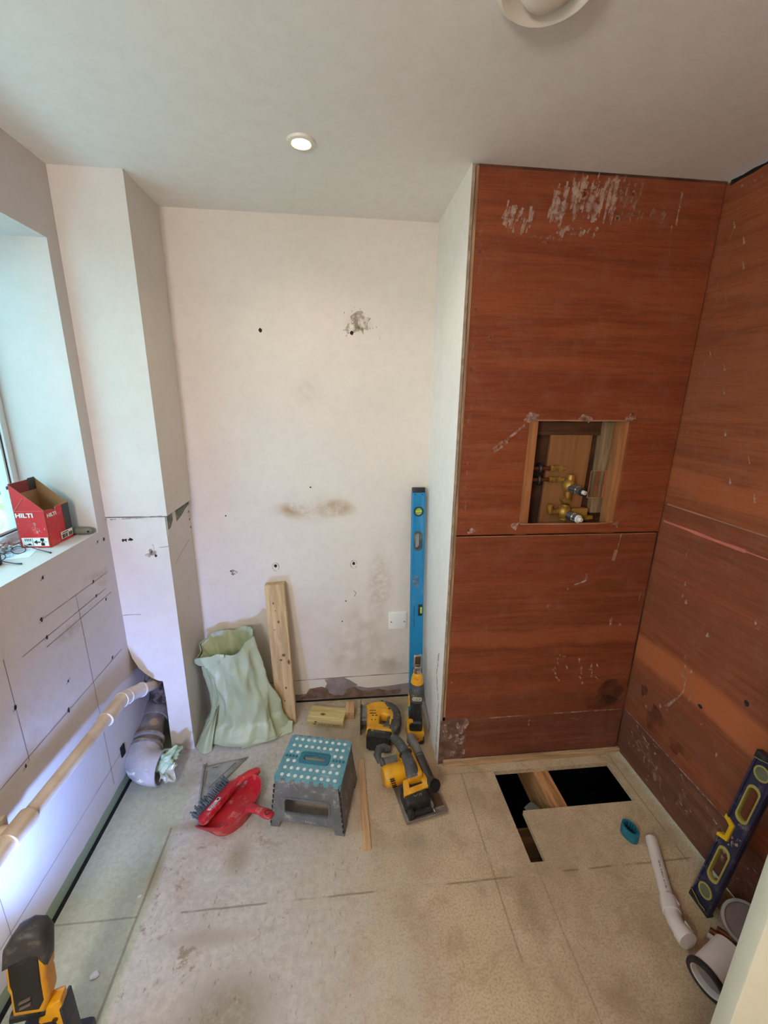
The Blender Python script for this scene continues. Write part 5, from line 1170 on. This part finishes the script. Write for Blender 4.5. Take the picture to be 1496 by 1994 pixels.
b.box((x1+.0021, y1-.045, .031), (.0006, .034, .003)); b.build('barcode', M_hole, lb)
b = MB(); b.strip([(x0+.002, hl-.002), (-.01, hl+.045)], .0016, lambda u, v, e=0: Vector((u, y0-.0004-e, v)), 0); b.strip([(x0, hl-.002), (x1, hl-.002)], .001, lambda u, v, e=0: Vector((u, y0-.0004-e, v)), 0); b.build('crease', mat('pale worn crease', (222, 130, 120), .7), front)
b = MB()
for i in range(12): b.patch((random.uniform(0, .045), random.uniform(.05, .09)), .003, .005, lambda u, v, e=0: Vector((u, y0-.0004-e, v)), 0, 8, .5)
b.build('dust_smudge', M_smear, front)

t = thing('trowel_handle', 'grey rounded rod shaped tool lying at the end of the windowsill', 'tool', (-1.0, 1.662, ZS), .05)
b = MB(); b.tube([(-.10, 0, .014), (-.095, 0, .0145), (-.02, 0, .015), (.02, 0, .0145), (.036, .0, .013), (.040, 0, .012)], [.006, .0135, .0145, .014, .010, .005], 20); b.build('grip', mat('grey green rubber', (116, 118, 108), .6, dust=.2), t, ang=60)
b = MB(); b.lathe([(0, 0), (.004, .0), (.004, .004), (0, .004)], T(.026, -.010, .014) @ rot(PI/2, 0, 0), 12); b.build('hanging_hole', M_hole, t)
M_wire = mat('dark spectacle frame', (58, 66, 72), .35, .4)
t = thing('reading_glasses', 'thin dark framed reading glasses lying on the windowsill before the red box', 'glasses', (-1.084, 1.425, ZS+.002), 1.30)
b = MB()
for s_ in (-1, 1):
    b.tube([(s_*.034+.022*math.cos(2*PI*i/24), .006+.0, .022+.016*math.sin(2*PI*i/24)) for i in range(25)], .0014, 8, M=rot(-.9))
b.tube([(-.012, .006, .026), (0, .006, .031), (.012, .006, .026)], .0014, 8, M=rot(-.9)); b.build('rim', M_wire, t, ang=60)
for s_ in (-1, 1):
    b = MB(); b.tube([(s_*.056, .022, .018), (s_*.058, -.0, .012), (s_*.056, -.04, .005), (s_*.054, -.07, .002), (s_*.050, -.088, .0015)], [.0016, .0015, .0015, .002, .003], 8); b.build('temple', M_wire, t, ang=60)
gl = NT('spectacle lens'); gl.n.remove(gl.b); g1 = gl.n.new('ShaderNodeBsdfTransparent'); g1.inputs[0].default_value = (.9, .94, .95, 1); g2 = gl.n.new('ShaderNodeBsdfGlossy'); g2.inputs['Roughness'].default_value = .03
gm = gl.n.new('ShaderNodeMixShader'); gm.inputs[0].default_value = .10; gl.link(g1.outputs[0], gm.inputs[1]); gl.link(g2.outputs[0], gm.inputs[2]); gl.link(gm.outputs[0], gl.out.inputs[0])
for s_ in (-1, 1):
    b = MB(); b.prism(circ(.0215, 24, ry=.0155), .001, rot(-.9) @ T(s_*.034, .006, .022) @ rot(PI/2)); b.build('lens', gl.m, t)
t = thing('printed_sheet', 'white instruction sheet with blue print lying under the glasses on the windowsill', 'paper', (-1.120, 1.480, ZS+.0006), .3)
b = MB(); b.box((0, 0, 0), (.13, .17, .0008)); b.build('sheet', mat('white paper', (226, 232, 238), .7, var=.02), t)
b = MB()
for i in range(34): b.strip([(random.uniform(-.05, .04), random.uniform(-.075, .07))]*1+[(random.uniform(-.05, .05), random.uniform(-.075, .075))], .0016, lambda u, v, e=0: Vector((max(-.055, min(.055, u)), max(-.08, min(.08, v)), .0004+e)), 0) if i < 5 else b.box((random.uniform(-.05, .05), random.uniform(-.07, .07), .0006), (random.uniform(.006, .02), .0025, .0004))
b.build('blue_print', mat('blue print', (120, 160, 190), .6), t)
t = thing('bag_of_fixings', 'small clear bag of mixed brown fixings at the left edge of the windowsill', 'bag of fixings', (-1.160, 1.475, ZS))
b = MB()
for i in range(26):
    p = Vector((random.gauss(0, .018), random.gauss(0, .022), .006+random.random()*.028)); d_ = Vector((random.gauss(0, 1), random.gauss(0, 1), random.gauss(0, .4))).normalized()
    b.cyl(p-d_*.012, p+d_*.012, .004, .003, 8, mi=i % 2)
o = b.build('fixings', [mat('brown wall plugs', (134, 84, 70), .5), mat('pinkish plugs', (190, 160, 156), .5)], t); o['kind'] = 'stuff'
b = MB(); q = bmesh.new(); bmesh.ops.create_icosphere(q, subdivisions=3, radius=1)
for v in q.verts: c = v.co*(1+.25*noise.noise(v.co*2.2)); v.co = Vector((c.x*.046, c.y*.052, max(.0, c.z*.028+.022)))
b.take(q); cf = NT('clear polythene'); cf.n.remove(cf.b); g1 = cf.n.new('ShaderNodeBsdfTransparent'); g2 = cf.n.new('ShaderNodeBsdfGlossy'); g2.inputs['Roughness'].default_value = .2
gm = cf.n.new('ShaderNodeMixShader'); gm.inputs[0].default_value = .22; cf.link(g1.outputs[0], gm.inputs[1]); cf.link(g2.outputs[0], gm.inputs[2]); cf.link(gm.outputs[0], cf.out.inputs[0]); b.build('film', cf.m, t, ang=60)
t = thing('tape_roll', 'dark round roll standing on the front edge of the windowsill, cut by the frame', 'tape', (-1.104, 1.348, ZS))
b = MB(); b.lathe([(.014, 0), (.030, 0), (.032, .003), (.032, .033), (.030, .036), (.014, .036)], None, 36, close=True); b.build('roll', mat('dark grey tape', (52, 50, 52), .5), t)
b = MB(); b.lathe([(.012, .001), (.0142, .001), (.0142, .035), (.012, .035)], None, 28, close=True); b.build('core', mat('orange brown core', (170, 100, 60), .6), t)

# ---- torn membrane under the hatch, crumbs of plaster
b = MB(); vv = []
for i in range(9):
    for j in range(6):
        u_, w_ = i/8, j/5; vv.append(Vector((-.03+.06*u_+.01*math.sin(w_*4), -.05+.10*w_, -.03+.055*math.sin(PI*u_)*(1-.5*w_)+.008*noise.noise(Vector((u_*4, w_*4, 2))))))
b._add(vv, [[i*6+j, i*6+j+1, (i+1)*6+j+1, (i+1)*6+j] for i in range(8) for j in range(5)])
o = b.build('membrane_scrap', mat('dull grey membrane', (128, 122, 108), .7, var=.1), ang=80); o.location = (.845, 1.352, -.085)
sm = o.modifiers.new('s', 'SOLIDIFY'); sm.thickness = .002
tag(o, 'torn grey membrane scrap beside the joist down inside the floor hatch', 'membrane')
M_crumb = mat('white plaster', (226, 222, 214), .9)
for x_, y_, r_, lab in ((-.745, .918, .009, 'small white plaster crumb on the pale floor strip nearest the work light'), (-.708, 1.12, .005, 'tiny white plaster speck on the pale floor strip beside the long board joint')):
    b = MB(); q = bmesh.new(); bmesh.ops.create_icosphere(q, subdivisions=2, radius=r_)
    for v in q.verts: v.co = Vector((v.co.x*1.5, v.co.y, v.co.z*.6))*(1+.4*noise.noise(v.co*150))
    b.take(q, T(0, 0, r_*.55)); o = b.build('plaster_crumb', M_crumb); o.location = (x_, y_, 0); o.rotation_euler = (0, 0, .5); tag(o, lab, 'crumb', 'plaster crumbs on the floor')
